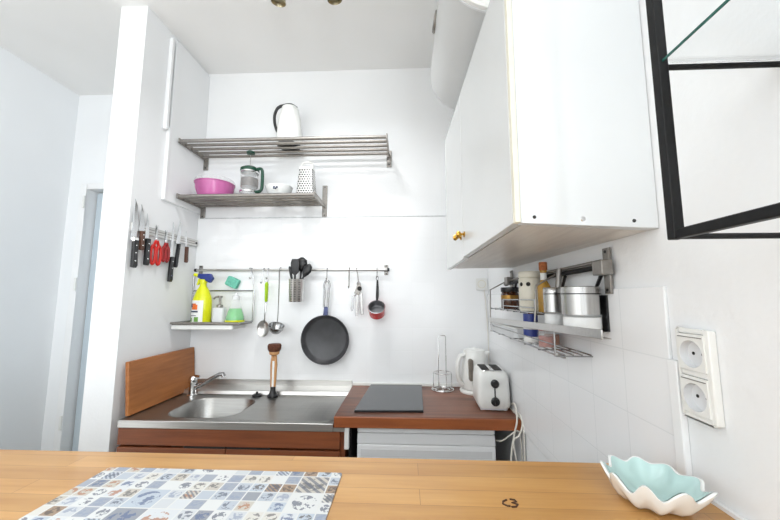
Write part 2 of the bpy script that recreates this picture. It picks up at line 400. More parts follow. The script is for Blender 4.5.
pm=obj('placemat', MB().rbox(-.516,-.108,.29,.602,1.0703,1.0725,.004), M['placemat'])
tag(pm,'blue and white placemat printed with a collage of tiny pictures','placemat')

def shell():
    cx,cy=.355,.545; ax=Vector((.72,-.69)).normalized(); ay=Vector((.69,.72)).normalized()
    a,b=.056,.058; N=108
    t=thing('shell_bowl','white scalloped shell bowl with aqua glazed inside','bowl',(cx,cy,1.0703))
    def ring(s,z,wave,off=0,zw=1):
        out=[]
        for i in range(N):
            th=2*PI*i/N
            w=math.cos(9*th+.6)
            fan=1+.22*max(0,math.cos(th))**3            # pointed tip at one end
            rr=1+wave*.075*w
            u=(a*s*fan*rr+off)*math.cos(th); v=(b*s*rr+off)*math.sin(th)
            zz=z-.006*wave+wave*zw*(.0056+.0042*math.sin(th+PI))*math.cos(9*th+.6)
            out.append((cx+ax.x*u+ay.x*v, cy+ax.y*u+ay.y*v, zz))
        return out
    z0=1.0703
    outer=[ring(.30,z0,0),ring(.45,z0+.001,.05),ring(.66,z0+.008,.35),ring(.82,z0+.019,.7),ring(.93,z0+.03,.95),ring(1.0,z0+.0405,1.0),ring(1.01,z0+.0425,1.0)]
    inner=[ring(1.0,z0+.0432,1.0,-.002),ring(.97,z0+.041,1.0,-.003)]
    obj('shell', MB().loft(outer+inner+[ring(.90,z0+.032,.95,-.003),ring(.78,z0+.0205,.7,-.003),ring(.6,z0+.0105,.35,-.003),ring(.38,z0+.0055,.1,-.002),ring(.02,z0+.005,0)],(True,True)), M['shell_out'], t, smooth=80)
    obj('glaze', MB().loft([ring(.985,z0+.0425,1.0,-.0033),ring(.96,z0+.0412,1.0,-.0036),ring(.89,z0+.0328,.95,-.0036),ring(.77,z0+.0213,.7,-.0036),ring(.59,z0+.0113,.35,-.0036),ring(.37,z0+.0063,.1,-.0026),ring(.02,z0+.0058,0)],(False,True)), M['shell_in'], t, smooth=80, label='aqua glaze inside')
shell()

# ---------------------------------------------------------------- sink unit
ST=.872
su=thing('sink_cabinet','red-brown veneered base cabinet under the steel sink','cabinet',(-.72,1.62,0))
obj('body', MB().box(-1.172,-1.154,1.41,1.868,.08,.842).box(-.263,-.245,1.41,1.868,.08,.842).box(-1.154,-.263,1.85,1.868,.08,.842).box(-1.154,-.263,1.41,1.85,.08,.098), M['veneer'], su)
obj('plinth', MB().box(-1.18,-.255,1.46,1.80,0,.08), M['rubber'], su)
for x0,x1 in ((-1.172,-.722),(-.718,-.262)):
    dr=obj('door', MB().box(x0,x1,1.392,1.409,.085,.765), M['veneer'], su, bevel=.0015)
    obj('finger_groove', MB().box(x0+.28,x1,1.393,1.408,.766,.772) if x0<-1 else MB().box(x0,x1-.28,1.393,1.408,.766,.772), M['rubber'], dr)
obj('fascia', MB().box(-1.172,-.262,1.392,1.409,.774,.842), M['veneer'], su, bevel=.001)
obj('side_strip', MB().box(-.244,-.2265,1.392,1.41,.775,.855), M['white_plastic'], su, label='short white plastic strip')

def sink_top():
    t=thing('sink','stainless steel sink top with left basin and drainboard','sink',(-.72,1.62,ST))
    b=MB(); bm=b.bm
    x0,x1,y0,y1=-1.168,-.288,1.383,1.868
    ring=rrect(-1.03,-.715,1.425,1.705,.085,8)
    iv=[bm.verts.new((x,y,ST)) for x,y in ring]
    ov=[bm.verts.new(p) for p in ((x0,y0,ST),(x1,y0,ST),(x1,y1,ST),(x0,y1,ST))]
    es=[bm.edges.new((iv[i],iv[(i+1)%len(iv)])) for i in range(len(iv))]+[bm.edges.new((ov[i],ov[(i+1)%4])) for i in range(4)]
    bmesh.ops.triangle_fill(bm,edges=es,use_beauty=True)
    obj('deck', b, M['steel_sink'], t)
    obj('front_lip', MB().box(x0,x1,1.380,1.386,.843,ST+.0012), M['steel'], t, bevel=.0025)
    obj('front_trim', MB().box(x1,-.245,1.384,1.390,.843,.8565), M['steel'], t)
    def rg(k,z,r): 
        return [(x,y,z) for x,y in rrect(-1.03+k,-.715-k,1.425+k,1.705-k,r,8)]
    bas=MB().loft([rg(0,ST+.0005,.085),rg(.004,ST-.004,.083),rg(.012,ST-.12,.075),rg(.03,ST-.15,.06)],(False,True))
    bo=obj('basin', bas, M['steel_sink'], t, smooth=60)
    obj('drain', MB().lathe([(.03,0),(.03,.002),(.02,.003)],(-.87,1.56,ST-.15)), M['chrome'], bo)
    g=MB()
    for i in range(9):
        x=-.655+i*.042
        g.box(x,x+.012,1.43,1.69,ST,ST+.0018)
    obj('drainboard_ribs', g, M['steel_sink'], t, bevel=.0008)
    obj('raised_edge', MB().rbox(-.69,-.296,1.40,1.72,ST,ST+.0012,.03).rbox(-.685,-.301,1.408,1.712,ST+.0002,ST+.0016,.028), M['steel_sink'], t)
    # raised rear shelf and upstand
    obj('rear_ledge', MB().prism([(1.76,ST),(1.768,ST+.02),(1.868,ST+.024),(1.868,ST)],'x',x0,x1), M['steel'], t, bevel=.003)
    obj('upstand', MB().box(x0,x1,1.864,1.869,ST,.925), M['steel'], t, bevel=.001)
sink_top()
tp=thing('mixer_tap','chrome mixer tap with a long swivelling spout at the sink','tap',(-1.085,1.733,ST))
obj('body', MB().lathe([(.024,0),(.024,.006),(.017,.01),(.016,.06),(.02,.065),(.021,.085),(.014,.097),(.002,.1)],(-1.085,1.733,ST)), M['chrome'], tp)
obj('lever', MB().tube([(-1.085,1.733,ST+.092),(-1.06,1.715,ST+.100),(-1.025,1.69,ST+.104)],[.008,.007,.006],8,flat=.5), M['chrome'], tp)
obj('spout', MB().tube([(-1.075,1.735,ST+.04),(-1.04,1.738,ST+.056),(-.985,1.742,ST+.088),(-.955,1.744,ST+.104),(-.938,1.745,ST+.106),(-.932,1.745,ST+.094)],[.012,.011,.0105,.010,.0105,.0115],12), M['chrome_dark'], tp)
pl=obj('sink_plug', MB().lathe([(.022,0),(.024,.006),(.016,.012),(.006,.014),(.006,.022),(.001,.023)],(-.752,1.738,ST+.0005)), M['black'])
tag(pl,'small black rubber sink plug lying behind the basin','plug')
# dish brush in its holder
bx,by=-.667,1.728
br=thing('dish_brush','wooden dish brush standing head up behind the sink','brush',(bx,by,ST))
obj('holder', MB().lathe([(.026,0),(.028,.008),(.02,.014),(.013,.03),(.013,.05),(.006,.05)],(bx,by,ST+.002)), M['black'], br, label='black holder cup')
obj('handle', MB().prism([(bx-.013,.92),(bx+.013,.92),(bx+.017,1.03),(bx+.012,1.085),(bx-.012,1.085),(bx-.017,1.03)],'y',by-.007,by+.007), M['brush_wood'], br, bevel=.004)
obj('grip', MB().prism([(bx-.005,.915),(bx+.005,.915),(bx+.006,1.05),(bx-.006,1.05)],'y',by-.0085,by+.0085), M['label_white'], br, bevel=.002, label='white strip along the handle')
obj('brush_head', MB().lathe([(.012,0),(.024,.008),(.026,.02),(.024,.024)],(bx,by,1.075)), M['brush_wood'], br)
obj('bristles', MB().lathe([(.027,0),(.033,.012),(.034,.028),(.03,.036),(.002,.038)],(bx,by,1.097)), M['bristle'], br)
# chopping board leaning on the divider wall
tilt=MB()
P0=[(-1.168,ST+.003),(-1.150,ST+.004),(-1.169,1.096),(-1.187,1.095)]
tilt.prism([(x,z) for x,z in P0],'y',1.415,1.862)
cb=obj('chopping_board', tilt, M['board'], bevel=.004)
tag(cb,'large brown wooden chopping board leaning on the wall by the sink','chopping board')

# ---------------------------------------------------------------- fridge, worktop, hob
wt=thing('worktop','red-brown wooden worktop over the white fridge','worktop',(.08,1.62,.858))
obj('slab', MB().box(-.286,.4435,1.392,1.866,.858,.90), M['worktop'], wt, bevel=.003)
obj('front_edge', MB().box(-.286,.4435,1.383,1.392,.858,.899), M['worktop_edge'], wt, bevel=.003, label='orange-brown front edge')
obj('sealing_strip', MB().box(-.286,.4435,1.858,1.868,.9003,.916), M['white_plastic'], wt, bevel=.002)
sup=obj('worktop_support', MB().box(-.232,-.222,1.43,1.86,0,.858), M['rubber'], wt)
fg=thing('fridge','white undercounter fridge below the wooden worktop','fridge',(.077,1.63,0))
obj('body', MB().box(-.195,.348,1.45,1.85,.03,.83), M['fridge'], fg, bevel=.004)
obj('top_panel', MB().rbox(-.197,.350,1.412,1.85,.831,.85,.012), M['fridge'], fg, bevel=.003)
dr=obj('door', MB().box(-.195,.348,1.405,1.448,.05,.79), M['fridge'], fg, bevel=.006)
obj('handle_lip', MB().prism([(1.405,.791),(1.413,.829),(1.448,.829),(1.448,.791)],'x',-.195,.348), M['fridge_grey'], dr, bevel=.003)
obj('control_strip', MB().box(-.18,.333,1.4035,1.406,.745,.772), M['fridge_grey'], dr, bevel=.001)
for x in (-.16,.31): obj('foot', MB().cyl((x,1.5,0),(x,1.5,.03),.02), M['black'], fg)
hb=thing('hob','dark grey glass hob plate on the wooden worktop','hob',(-.06,1.65,.90))
obj('glass_plate', MB().prism([(-.212,1.437),(.070,1.445),(.083,1.855),(-.187,1.855)],'z',.9062,.9095), M['hob'], hb, bevel=.0015)
obj('rim', MB().prism([(-.2125,1.4365),(.0705,1.4445),(.080,1.853),(-.185,1.853)],'z',.9002,.906), M['black'], hb)

# paper towel holder
px_,py_=.187,1.80
ph=thing('paper_towel_holder','chrome wire kitchen roll holder standing empty on the worktop','roll holder',(px_,py_,.90))
def circ(c,r,n=28,z=None): return [(c[0]+r*math.cos(2*PI*i/n), c[1]+r*math.sin(2*PI*i/n), z) for i in range(n)]
obj('base_ring', MB().tube(circ((px_,py_),.055,z=.9032),.003,8,True).tube(circ((px_,py_),.036,z=.9032),.0025,8,True).tube([(px_-.055,py_,.9032),(px_+.055,py_,.9032)],.0025).tube([(px_,py_-.055,.9032),(px_,py_+.055,.9032)],.0025), M['chrome'], ph)
obj('upright', MB().tube([(px_-.019,py_,.903),(px_-.019,py_,1.165),(px_-.015,py_,1.172),(px_+.015,py_,1.172),(px_+.019,py_,1.165),(px_+.019,py_,.903)],.0024), M['chrome'], ph)
obj('stop_ring', MB().tube(circ((px_,py_),.046,z=.985),.0022,8,True).tube([(px_-.046,py_,.985),(px_-.046,py_,.905)],.0022).tube([(px_+.046,py_,.985),(px_+.046,py_,.905)],.0022), M['chrome'], ph)

# kettle
kx,ky=.345,1.77
kt=thing('electric_kettle','white plastic electric kettle on its base by the corner','kettle',(kx,ky,.90))
obj('base', MB().lathe([(.074,0),(.076,.008),(.070,.018),(.06,.02)],(kx,ky,.9003)), M['white_plastic'], kt)
obj('body', MB().lathe([(.066,0),(.068,.006),(.066,.06),(.060,.13),(.056,.168),(.053,.175)],(kx,ky,.922),n=36), M['white_plastic'], kt)
obj('lid', MB().lathe([(.053,0),(.051,.008),(.035,.014),(.012,.015),(.01,.02),(.001,.021)],(kx,ky,1.0975)), M['white_plastic'], kt)
obj('spout', MB().prism([(kx+.045,1.05),(kx+.078,1.098),(kx+.046,1.098)],'y',ky-.016,ky+.016), M['white_plastic'], kt, bevel=.005)
hd=[(kx-.052,ky-.022,1.085),(kx-.074,ky-.03,1.08),(kx-.088,ky-.034,1.05),(kx-.09,ky-.034,1.0),(kx-.084,ky-.03,.962),(kx-.064,ky-.022,.94)]
obj('handle', MB().tube(hd,[.011,.011,.0105,.0105,.011,.012],12,flat=1.2), M['white_plastic'], kt)
obj('water_window', MB().rbox(kx-.040,kx-.018,ky-.0655,ky-.045,.965,1.07,.0115,'y'), M['smoke'], kt, label='grey see-through level window')

# toaster
tx0,tx1,ty0,ty1=.306,.441,1.472,1.645
to=thing('toaster','white two-slice toaster with black knobs on the worktop','toaster',((tx0+tx1)/2,(ty0+ty1)/2,.90))
def ts(k,z,r,shift=0): return [(x,y,z) for x,y in rrect(tx0+k,tx1-k,ty0+k*.5,ty1-k*.5,r,6)]
obj('body', MB().loft([ts(.006,.912,.02),ts(0,.922,.022),ts(.001,.97,.022),ts(.004,1.03,.022),ts(.010,1.052,.02),ts(.018,1.059,.016)]), M['white_plastic'], to, smooth=60)
obj('top_plate', MB().loft([[(x,y,1.0592) for x,y in rrect(tx0+.021,tx1-.021,ty0+.014,ty1-.014,.014)],[(x,y,1.0615) for x,y in rrect(tx0+.023,tx1-.023,ty0+.016,ty1-.016,.012)]]), M['chrome'], to)
for x in (.328,.379): obj('slot', MB().rbox(x,x+.034,ty0+.024,ty1-.024,1.0616,1.0622,.004), M['rubber'], to)
obj('base', MB().rbox(tx0+.01,tx1-.01,ty0+.008,ty1-.008,.904,.912,.018), M['fridge_grey'], to)
for x in (tx0+.02,tx1-.02):
    for y in (ty0+.025,ty1-.025): obj('foot', MB().cyl((x,y,.9),(x,y,.905),.008), M['white_plastic'], to)
lv=obj('lever', MB().box(.3735,.3785,ty0-.001,ty0+.004,.955,1.005), M['black'], to)
obj('lever_knob', MB().lathe([(.0165,0),(.0165,.012),(.012,.017),(.001,.018)],(.376,ty0+.002,1.012),(0,-1,0)), M['black'], lv)
obj('dial', MB().lathe([(.018,0),(.017,.010),(.013,.012),(.001,.0125)],(.376,ty0+.003,.940),(0,-1,0)).box(.374,.378,ty0-.014,ty0-.008,.925,.951), M['black'], to)

to.rotation_euler.z=math.radians(-3); to.location.x=.3705
# power cables hanging over the worktop edge
def smooth_path(P,n=7):
    P=[Vector(p) for p in P]; out=[]
    for i in range(len(P)-1):
        a,b,c,d=P[max(i-1,0)],P[i],P[i+1],P[min(i+2,len(P)-1)]
        for k in range(n):
            t=k/n
            out.append(.5*((2*b)+(c-a)*t+(2*a-5*b+4*c-d)*t*t+(3*b-a-3*c+d)*t**3))
    out.append(P[-1]); return out
def cable(name,label,P,group=None,r=.0032):
    o=obj(name, MB().tube(smooth_path(P),r,8), M['cable'], origin=P[0]); tag(o,label,'cable',group)
cable('power_cable','white toaster cable looping in front of the worktop edge',[(.434,1.66,.906),(.4405,1.60,.906),(.4395,1.50,.925),(.432,1.42,.945),(.425,1.378,.90),(.41,1.37,.85),(.395,1.372,.76),(.385,1.375,.55)])
cable('power_cable','white twisted cable crossing the toaster cable below the worktop',[(.438,1.46,.9035),(.441,1.405,.915),(.443,1.372,.892),(.428,1.366,.85),(.405,1.366,.825),(.415,1.368,.74),(.42,1.37,.55)])
cable('power_cable','white cable hanging nearest the right wall off the worktop end',[(.424,1.77,.905),(.4395,1.70,.9035),(.4405,1.56,.9035),(.441,1.44,.9035),(.4425,1.385,.903),(.4435,1.365,.88),(.443,1.36,.80),(.443,1.36,.55)])
cable('power_cable','thin white fridge cable running out right of the fridge door',[(.349,1.46,.80),(.37,1.41,.81),(.40,1.382,.845),(.428,1.376,.86),(.437,1.374,.80),(.435,1.38,.7),(.432,1.4,.5)],r=.0026)

# ---------------------------------------------------------------- upper steel shelves
def rod_shelf(label,x0,x1,z,yf,yb,plate_up=0.0):
    t=thing('wall_shelf',label,'shelf',((x0+x1)/2,yb,z))
    for k in range(5):
        y=yf+(yb-.028-yf)*k/4
        obj('rod', MB().cyl((x0+.004,y,z),(x1-.004,y,z),.0085 if k else .0095,n=14), M['steel_rod'], t)
    for x,s in ((x0,1),(x1,-1)):
        b=obj('bracket', MB().prism([(yf-.012,z-.013),(yf-.012,z+.013),(YB-.004,z+.013),(YB-.004,z-.013)],'x',x-.0035,x+.0035), M['steel_dull'], t, bevel=.002)
        obj('wall_plate', MB().box(x-.014,x+.014,YB-.009,YB,z-.068,z+.03+plate_up), M['steel_dull'], b, bevel=.002)
        for dz in (-.055,.02+plate_up): obj('screw', MB().lathe([(.004,0),(.003,.002)],(x,YB-.009,z+dz),(0,-1,0),10), M['black'], b)
    return t
rod_shelf('upper brushed steel rod shelf, the longer one carrying the white jug',-1.178,-.092,2.183,1.64,1.868)
rod_shelf('lower brushed steel rod shelf, the shorter one under the long shelf',-1.178,-.462,1.890,1.655,1.868,.09)
ZU,ZL=2.183+.0095,1.890+.0095

# jug
jx,jy=-.640,1.755
jg=thing('vacuum_jug','white vacuum jug with curved black handle on the upper shelf','jug',(jx,jy,ZU))
obj('body', MB().lathe([(.064,.012),(.067,.02),(.066,.08),(.060,.15),(.049,.205),(.044,.216)],(jx,jy,ZU),n=36), M['white_plastic'], jg)
obj('base', MB().lathe([(.06,0),(.062,.003),(.062,.012)],(jx,jy,ZU),n=30), M['black'], jg)
obj('lid', MB().lathe([(.044,0),(.046,.004),(.042,.011),(.02,.018),(.001,.019)],(jx,jy,ZU+.216)), M['white_plastic'], jg)
obj('handle', MB().tube(smooth_path([(jx+.04,jy-.008,ZU+.222),(jx+.008,jy-.012,ZU+.240),(jx-.03,jy-.012,ZU+.238),(jx-.066,jy-.012,ZU+.222),(jx-.082,jy-.012,ZU+.18),(jx-.079,jy-.012,ZU+.13),(jx-.064,jy-.012,ZU+.085)]),.008,10), M['black'], jg)
# pink tub
kx2,ky2=-1.043,1.752
pb=thing('mixing_bowl','pink plastic bowl with clear lid on the lower shelf','bowl',(kx2,ky2,ZL))
obj('bowl', MB().lathe([(.066,0),(.08,.008),(.095,.05),(.099,.080),(.102,.082),(.102,.086),(.096,.086),(.091,.05),(.076,.012),(.001,.008)],(kx2,ky2,ZL),n=44), M['pink'], pb)
obj('lid', MB().lathe([(.102,.0865),(.104,.09),(.100,.102),(.093,.110),(.06,.115),(.001,.116)],(kx2,ky2,ZL),n=44), M['plastic_clear'], pb, label='clear domed lid')
# french press
fx,fy=-.850,1.75
fp=thing('french_press','glass coffee press with dark green frame on the lower shelf','coffee press',(fx,fy,ZL))
obj('beaker', MB().lathe([(.044,.008),(.046,.012),(.046,.145),(.048,.15),(.044,.15),(.043,.014),(.001,.011)],(fx,fy,ZL)), M['plastic_clear'], fp)
obj('base', MB().lathe([(.05,0),(.05,.007),(.04,.008)],(fx,fy,ZL)), M['milky'], fp)
obj('filter', MB().lathe([(.041,.062),(.044,.064),(.044,.112),(.038,.114),(.003,.116)],(fx,fy,ZL)), M['coffee'], fp)
obj('lid', MB().lathe([(.049,.151),(.05,.155),(.049,.168),(.03,.18),(.008,.184)],(fx,fy,ZL)), M['dkgreen'], fp)
obj('plunger', MB().cyl((fx,fy,ZL+.116),(fx,fy,ZL+.252),.0022), M['chrome'], fp)
obj('knob', MB().lathe([(.004,0),(.021,.004),(.023,.014),(.014,.022),(.001,.024)],(fx,fy,ZL+.25)), M['dkgreen'], fp)
obj('handle', MB().tube(smooth_path([(fx+.045,fy-.02,ZL+.158),(fx+.072,fy-.025,ZL+.158),(fx+.082,fy-.026,ZL+.135),(fx+.082,fy-.026,ZL+.055),(fx+.07,fy-.025,ZL+.034),(fx+.046,fy-.02,ZL+.032)]),.0085,10), M['dkgreen'], fp)
for z in (.03,.142): obj('band', MB().lathe([(.0465,z),(.0485,z+.002),(.0485,z+.01),(.0465,z+.012)],(fx,fy,ZL),caps=(False,False)), M['chrome'], fp)
# white bowl
wx,wy=-.682,1.745
wb=thing('cereal_bowl','small white china bowl with a flower motif on the lower shelf','bowl',(wx,wy,ZL))
obj('bowl', MB().lathe([(.036,0),(.04,.004),(.062,.03),(.071,.056),(.073,.061),(.069,.061),(.058,.03),(.036,.009),(.001,.007)],(wx,wy,ZL),n=40), M['shell_out'], wb)
mo=MB()
for a in range(5):
    t_=a*2*PI/5
    mo.sphere((wx+.006+.009*math.cos(t_),wy-.0665+.003*math.sin(t_)-.0015,ZL+.040+.008*math.sin(t_)),.005,1,.35,1)
obj('motif', mo, M['label_dark'], wb, label='grey-blue flower')
# grater
gx,gy=-.533,1.752
gr=thing('box_grater','steel box grater with white handle on the lower shelf','grater',(gx,gy,ZL))
def gq(w,d,z): return [(x,y,ZL+z) for x,y in rrect(gx-w,gx+w,gy-d,gy+d,.008,4)]
obj('body', MB().loft([gq(.048,.038,0),gq(.037,.027,.158)],(False,True)), M['grater'], gr)
obj('top_rim', MB().loft([gq(.038,.028,.155),gq(.038,.028,.167),gq(.032,.022,.172)]), M['white_plastic'], gr)
obj('handle', MB().tube(smooth_path([(gx-.030,gy,ZL+.168),(gx-.026,gy,ZL+.195),(gx,gy,ZL+.203),(gx+.026,gy,ZL+.195),(gx+.030,gy,ZL+.168)]),.006,10), M['white_plastic'], gr)

# ---------------------------------------------------------------- rail and what hangs from it
RY,RZ=1.843,1.520
rl=thing('utensil_rail','long steel utensil rail on the tiled back wall','rail',(-.64,RY,RZ))
obj('bar', MB().cyl((-1.175,RY,RZ),(-.097,RY,RZ),.007,n=16), M['steel'], rl)
for x in (-1.165,-.107):
    b=obj('bracket', MB().cyl((x,RY,RZ),(x,YB-.008,RZ),.006).box(x-.011,x+.011,YB-.012,YB-.008,RZ-.028,RZ+.028), M['steel_dull'], rl, bevel=.001)
    for dz in (-.022,.022): obj('screw', MB().lathe([(.0045,0),(.003,.002)],(x,YB-.012,RZ+dz),(0,-1,0),10), M['black'], b)
for x in (-1.178,-.094): obj('end_cap', MB().lathe([(.009,-.006),(.009,.006)],(x,RY,RZ),(1,0,0)), M['black'], rl)

def s_hook(x,label,drop=.06,mat='chrome_dark',lean=0,r=.0022,swing=0.0):
    g=.007+r+.0006; y=RY
    P=[(x,y+g*math.sin(math.radians(a)),RZ+g*math.cos(math.radians(a))) for a in range(70,-100,-20)]
    P+=[(x+lean*.5,y-g,RZ-.02),(x+lean,y-g,RZ-drop+.014)]
    P+=[(x+lean,y-g-.010+.010*math.cos(math.radians(a)),RZ-drop+.010-.010*math.sin(math.radians(a))) for a in range(20,200,30)]
    o=obj('hook', MB().tube(P,r,8), M[mat]); tag(o,label,'hook','hooks on the utensil rail')
HY=RY-.0098-.010     # where things hang on a hook
s_hook(-.856,'short steel hook hanging by the end of the dish shelf',.05)
s_hook(-.787,'empty curved steel hook left of the green spoon',.075,lean=-.006)
s_hook(-.762,'steel hook holding the green-handled spoon',.05)
s_hook(-.431,'steel hook holding the big frying pan',.055)
s_hook(-.308,'dark empty steel hook right of the frying pan',.10,'steel_dull',0,.0032)
s_hook(-.268,'steel hook holding the can opener',.085,'steel_dull',.012)
s_hook(-.155,'slim steel hook holding the small red saucepan',.045)
# spoon
sx=-.761; sy=HY
sp=thing('serving_spoon','steel serving spoon with lime green handle on the rail','spoon',(sx,sy,1.16))
obj('handle', MB().tube([(sx,sy,1.452),(sx,sy,1.44),(sx+.001,sy,1.39),(sx+.001,sy,1.35),(sx,sy,1.343)],[.008,.0155,.014,.013,.007],12,flat=.6), M['lime'], sp)
obj('hanging_loop', MB().tube([(sx+.007*math.cos(2*PI*i/16),sy,1.461+.011*math.sin(2*PI*i/16)) for i in range(16)],.0018,8,True), M['chrome_dark'], sp)
obj('shaft', MB().tube(smooth_path([(sx,sy,1.345),(sx-.001,sy-.002,1.29),(sx-.004,sy,1.25),(sx-.006,sy+.002,1.228)]),[.0035]*14+[.004]*7+[.006],8), M['chrome_dark'], sp)
obj('spoon_bowl', MB().lathe([(.004,-.012),(.022,-.008),(.031,0),(.033,.001),(.030,-.001),(.021,-.006),(.001,-.009)],(sx-.010,sy-.002,1.200),(0,-1,0),28,sy=1.35), M['steel'], sp)
# ladle
lx=-.694; ly=RY-.012
ld=thing('soup_ladle','long steel soup ladle hanging right of the green spoon','ladle',(lx,ly,1.18))
obj('handle', MB().tube([(lx,RY+.006,RZ+.0125),(lx,RY-.004,RZ+.012),(lx,ly-.002,RZ+.004),(lx,ly-.002,RZ-.03),(lx,ly,1.40),(lx+.001,ly-.004,1.28),(lx,ly-.008,1.232)],[.005,.005,.006,.0065,.006,.005,.005],10,flat=.45), M['steel_z'], ld)
obj('ladle_bowl', MB().lathe([(.002,-.026),(.024,-.022),(.037,-.004),(.041,.012),(.042,.016),(.039,.016),(.034,-.002),(.022,-.018),(.001,-.022)],(lx+.004,ly-.034,1.205),(.25,-.35,.9),30), M['chrome_dark'], ld)
# steel cup with utensils
ux,uy=-.582,1.782
cu=thing('utensil_cup','perforated steel cup of black utensils hanging on the rail','utensil holder',(ux,uy,1.345))
obj('cup', MB().lathe([(.035,0),(.037,.003),(.0405,.118),(.0415,.12),(.039,.12),(.0355,.004),(.001,.003)],(ux,uy,1.345),n=36), M['perf'], cu)
obj('hanger', MB().tube([(ux,uy+.041,1.45),(ux,RY-.012,1.50),(ux,RY-.011,1.528),(ux,RY-.002,1.5305),(ux,RY+.008,1.528)],.003,8,flat=1.8), M['steel'], cu)
def utensil(kind,label,base,top,head):
    b,tp_=Vector(base),Vector(top); d=(tp_-b).normalized()
    t=thing('cooking_utensil',label,'utensil',base,'black utensils in the steel cup')
    obj('handle', MB().tube([b,b.lerp(tp_,.5),tp_],[.005,.006,.0055],10), M['black'], t)
    side=Vector((1,0,0)); side=(side-d*side.dot(d)).normalized(); nrm=side.cross(d)
    Mx=Matrix((( side.x,nrm.x,d.x,tp_.x),(side.y,nrm.y,d.y,tp_.y),(side.z,nrm.z,d.z,tp_.z),(0,0,0,1)))
    if kind=='spoon': mb=MB().loft([[Mx@Vector((w*math.cos(2*PI*i/16),h*math.sin(2*PI*i/16),z)) for i in range(16)] for w,h,z in head])
    else: mb=MB().loft([[Mx@Vector((x,y,z)) for x,y in rrect(-w,w,-h,h,min(w,h)*.9,3)] for w,h,z in head])
    obj('head', mb, M['black'], t, smooth=60)
utensil('spoon','black plastic ladle with round head up, tallest in the steel cup',(ux+.010,uy+.014,1.352),(ux+.019,uy+.011,1.51),[(.006,.005,-.004),(.022,.013,.012),(.032,.02,.036),(.028,.016,.06),(.008,.005,.074)])
utensil('flat','black spatula with upright blade beside the round-headed ladle',(ux-.004,uy-.014,1.352),(ux-.004,uy-.018,1.49),[(.006,.004,-.004),(.022,.005,.012),(.024,.004,.062),(.018,.003,.082)])
utensil('flat','thin black handle leaning left out of the steel cup',(ux-.008,uy+.019,1.352),(ux-.033,uy+.012,1.48),[(.006,.006,-.01),(.0075,.007,.02),(.007,.006,.048),(.004,.004,.056)])
utensil('spoon','black spoon leaning far right out of the steel cup',(ux-.026,uy-.001,1.353),(ux+.040,uy-.003,1.482),[(.006,.005,-.004),(.018,.008,.014),(.025,.012,.036),(.018,.009,.060),(.004,.003,.072)])
# frying pan
fx0,fz0=-.434,1.143
pn=thing('frying_pan','large black frying pan hanging flat on the tiled wall','frying pan',(fx0,1.845,fz0))
obj('pan_body', MB().lathe([(.105,-.022),(.118,-.018),(.127,.0),(.129,.014),(.131,.016),(.128,.017),(.124,.012),(.113,-.008),(.106,-.012),(.001,-.012)],(fx0,1.845,fz0),(0,-1,0),64), M['pan'], pn)
h=MB()
h.prism([(fx0-.013,fz0+.128),(fx0+.013,fz0+.128),(fx0+.014,fz0+.175),(fx0-.008,fz0+.175)],'y',1.828,1.838)
obj('handle_ferrule', h, M['blue_grip'], pn, bevel=.002, label='blue-grey handle root')
lp=[(fx0-.009,1.833,fz0+.172),(fx0-.008,1.833,fz0+.26),(fx0-.011,1.833,fz0+.29),(fx0-.004,1.833,fz0+.312),(fx0+.006,1.833,fz0+.316),(fx0+.015,1.833,fz0+.31),(fx0+.02,1.833,fz0+.29),(fx0+.015,1.833,fz0+.26),(fx0+.013,1.833,fz0+.172)]
obj('handle', MB().tube(smooth_path(lp),.0052,10), M['chrome_dark'], pn)
# can opener
nx,ny,nz=-.256,HY-.002,1.42
co=thing('can_opener','small metal hand can opener hanging beside the red saucepan','can opener',(nx,ny,1.27))
obj('head', MB().prism([(nx-.022,nz-.03),(nx+.004,nz-.04),(nx+.020,nz-.01),(nx+.014,nz+.02),(nx-.004,nz+.03),(nx-.010,nz+.0)],'y',ny-.004,ny+.004), M['steel_dull'], co, bevel=.001)
obj('hanging_loop', MB().tube([(nx+.002+.009*math.cos(2*PI*i/16),ny,nz+.022+.011*math.sin(2*PI*i/16)) for i in range(16)],.002,8,True), M['chrome_dark'], co)
obj('wheel', MB().lathe([(.012,0),(.012,.006),(.004,.007),(.004,.014)],(nx+.008,ny-.004,nz-.004),(0,-1,0)), M['rubber'], co)
obj('turn_key', MB().prism([(nx-.030,nz-.045),(nx-.018,nz-.048),(nx-.022,nz-.11),(nx-.030,nz-.125),(nx-.036,nz-.11)],'y',ny-.014,ny-.009).cyl((nx-.022,ny-.012,nz-.046),(nx-.004,ny-.004,nz-.03),.003), M['chrome_dark'], co, bevel=.001)
for dx,l in ((-.006,.150),(.016,.142)):
    obj('handle', MB().prism([(nx+dx-.006,nz-.03),(nx+dx+.007,nz-.03),(nx+dx*1.3+.008,nz-l),(nx+dx*1.3-.005,nz-l)],'y',ny-.004,ny+.005), M['steel_z'], co, bevel=.0015)
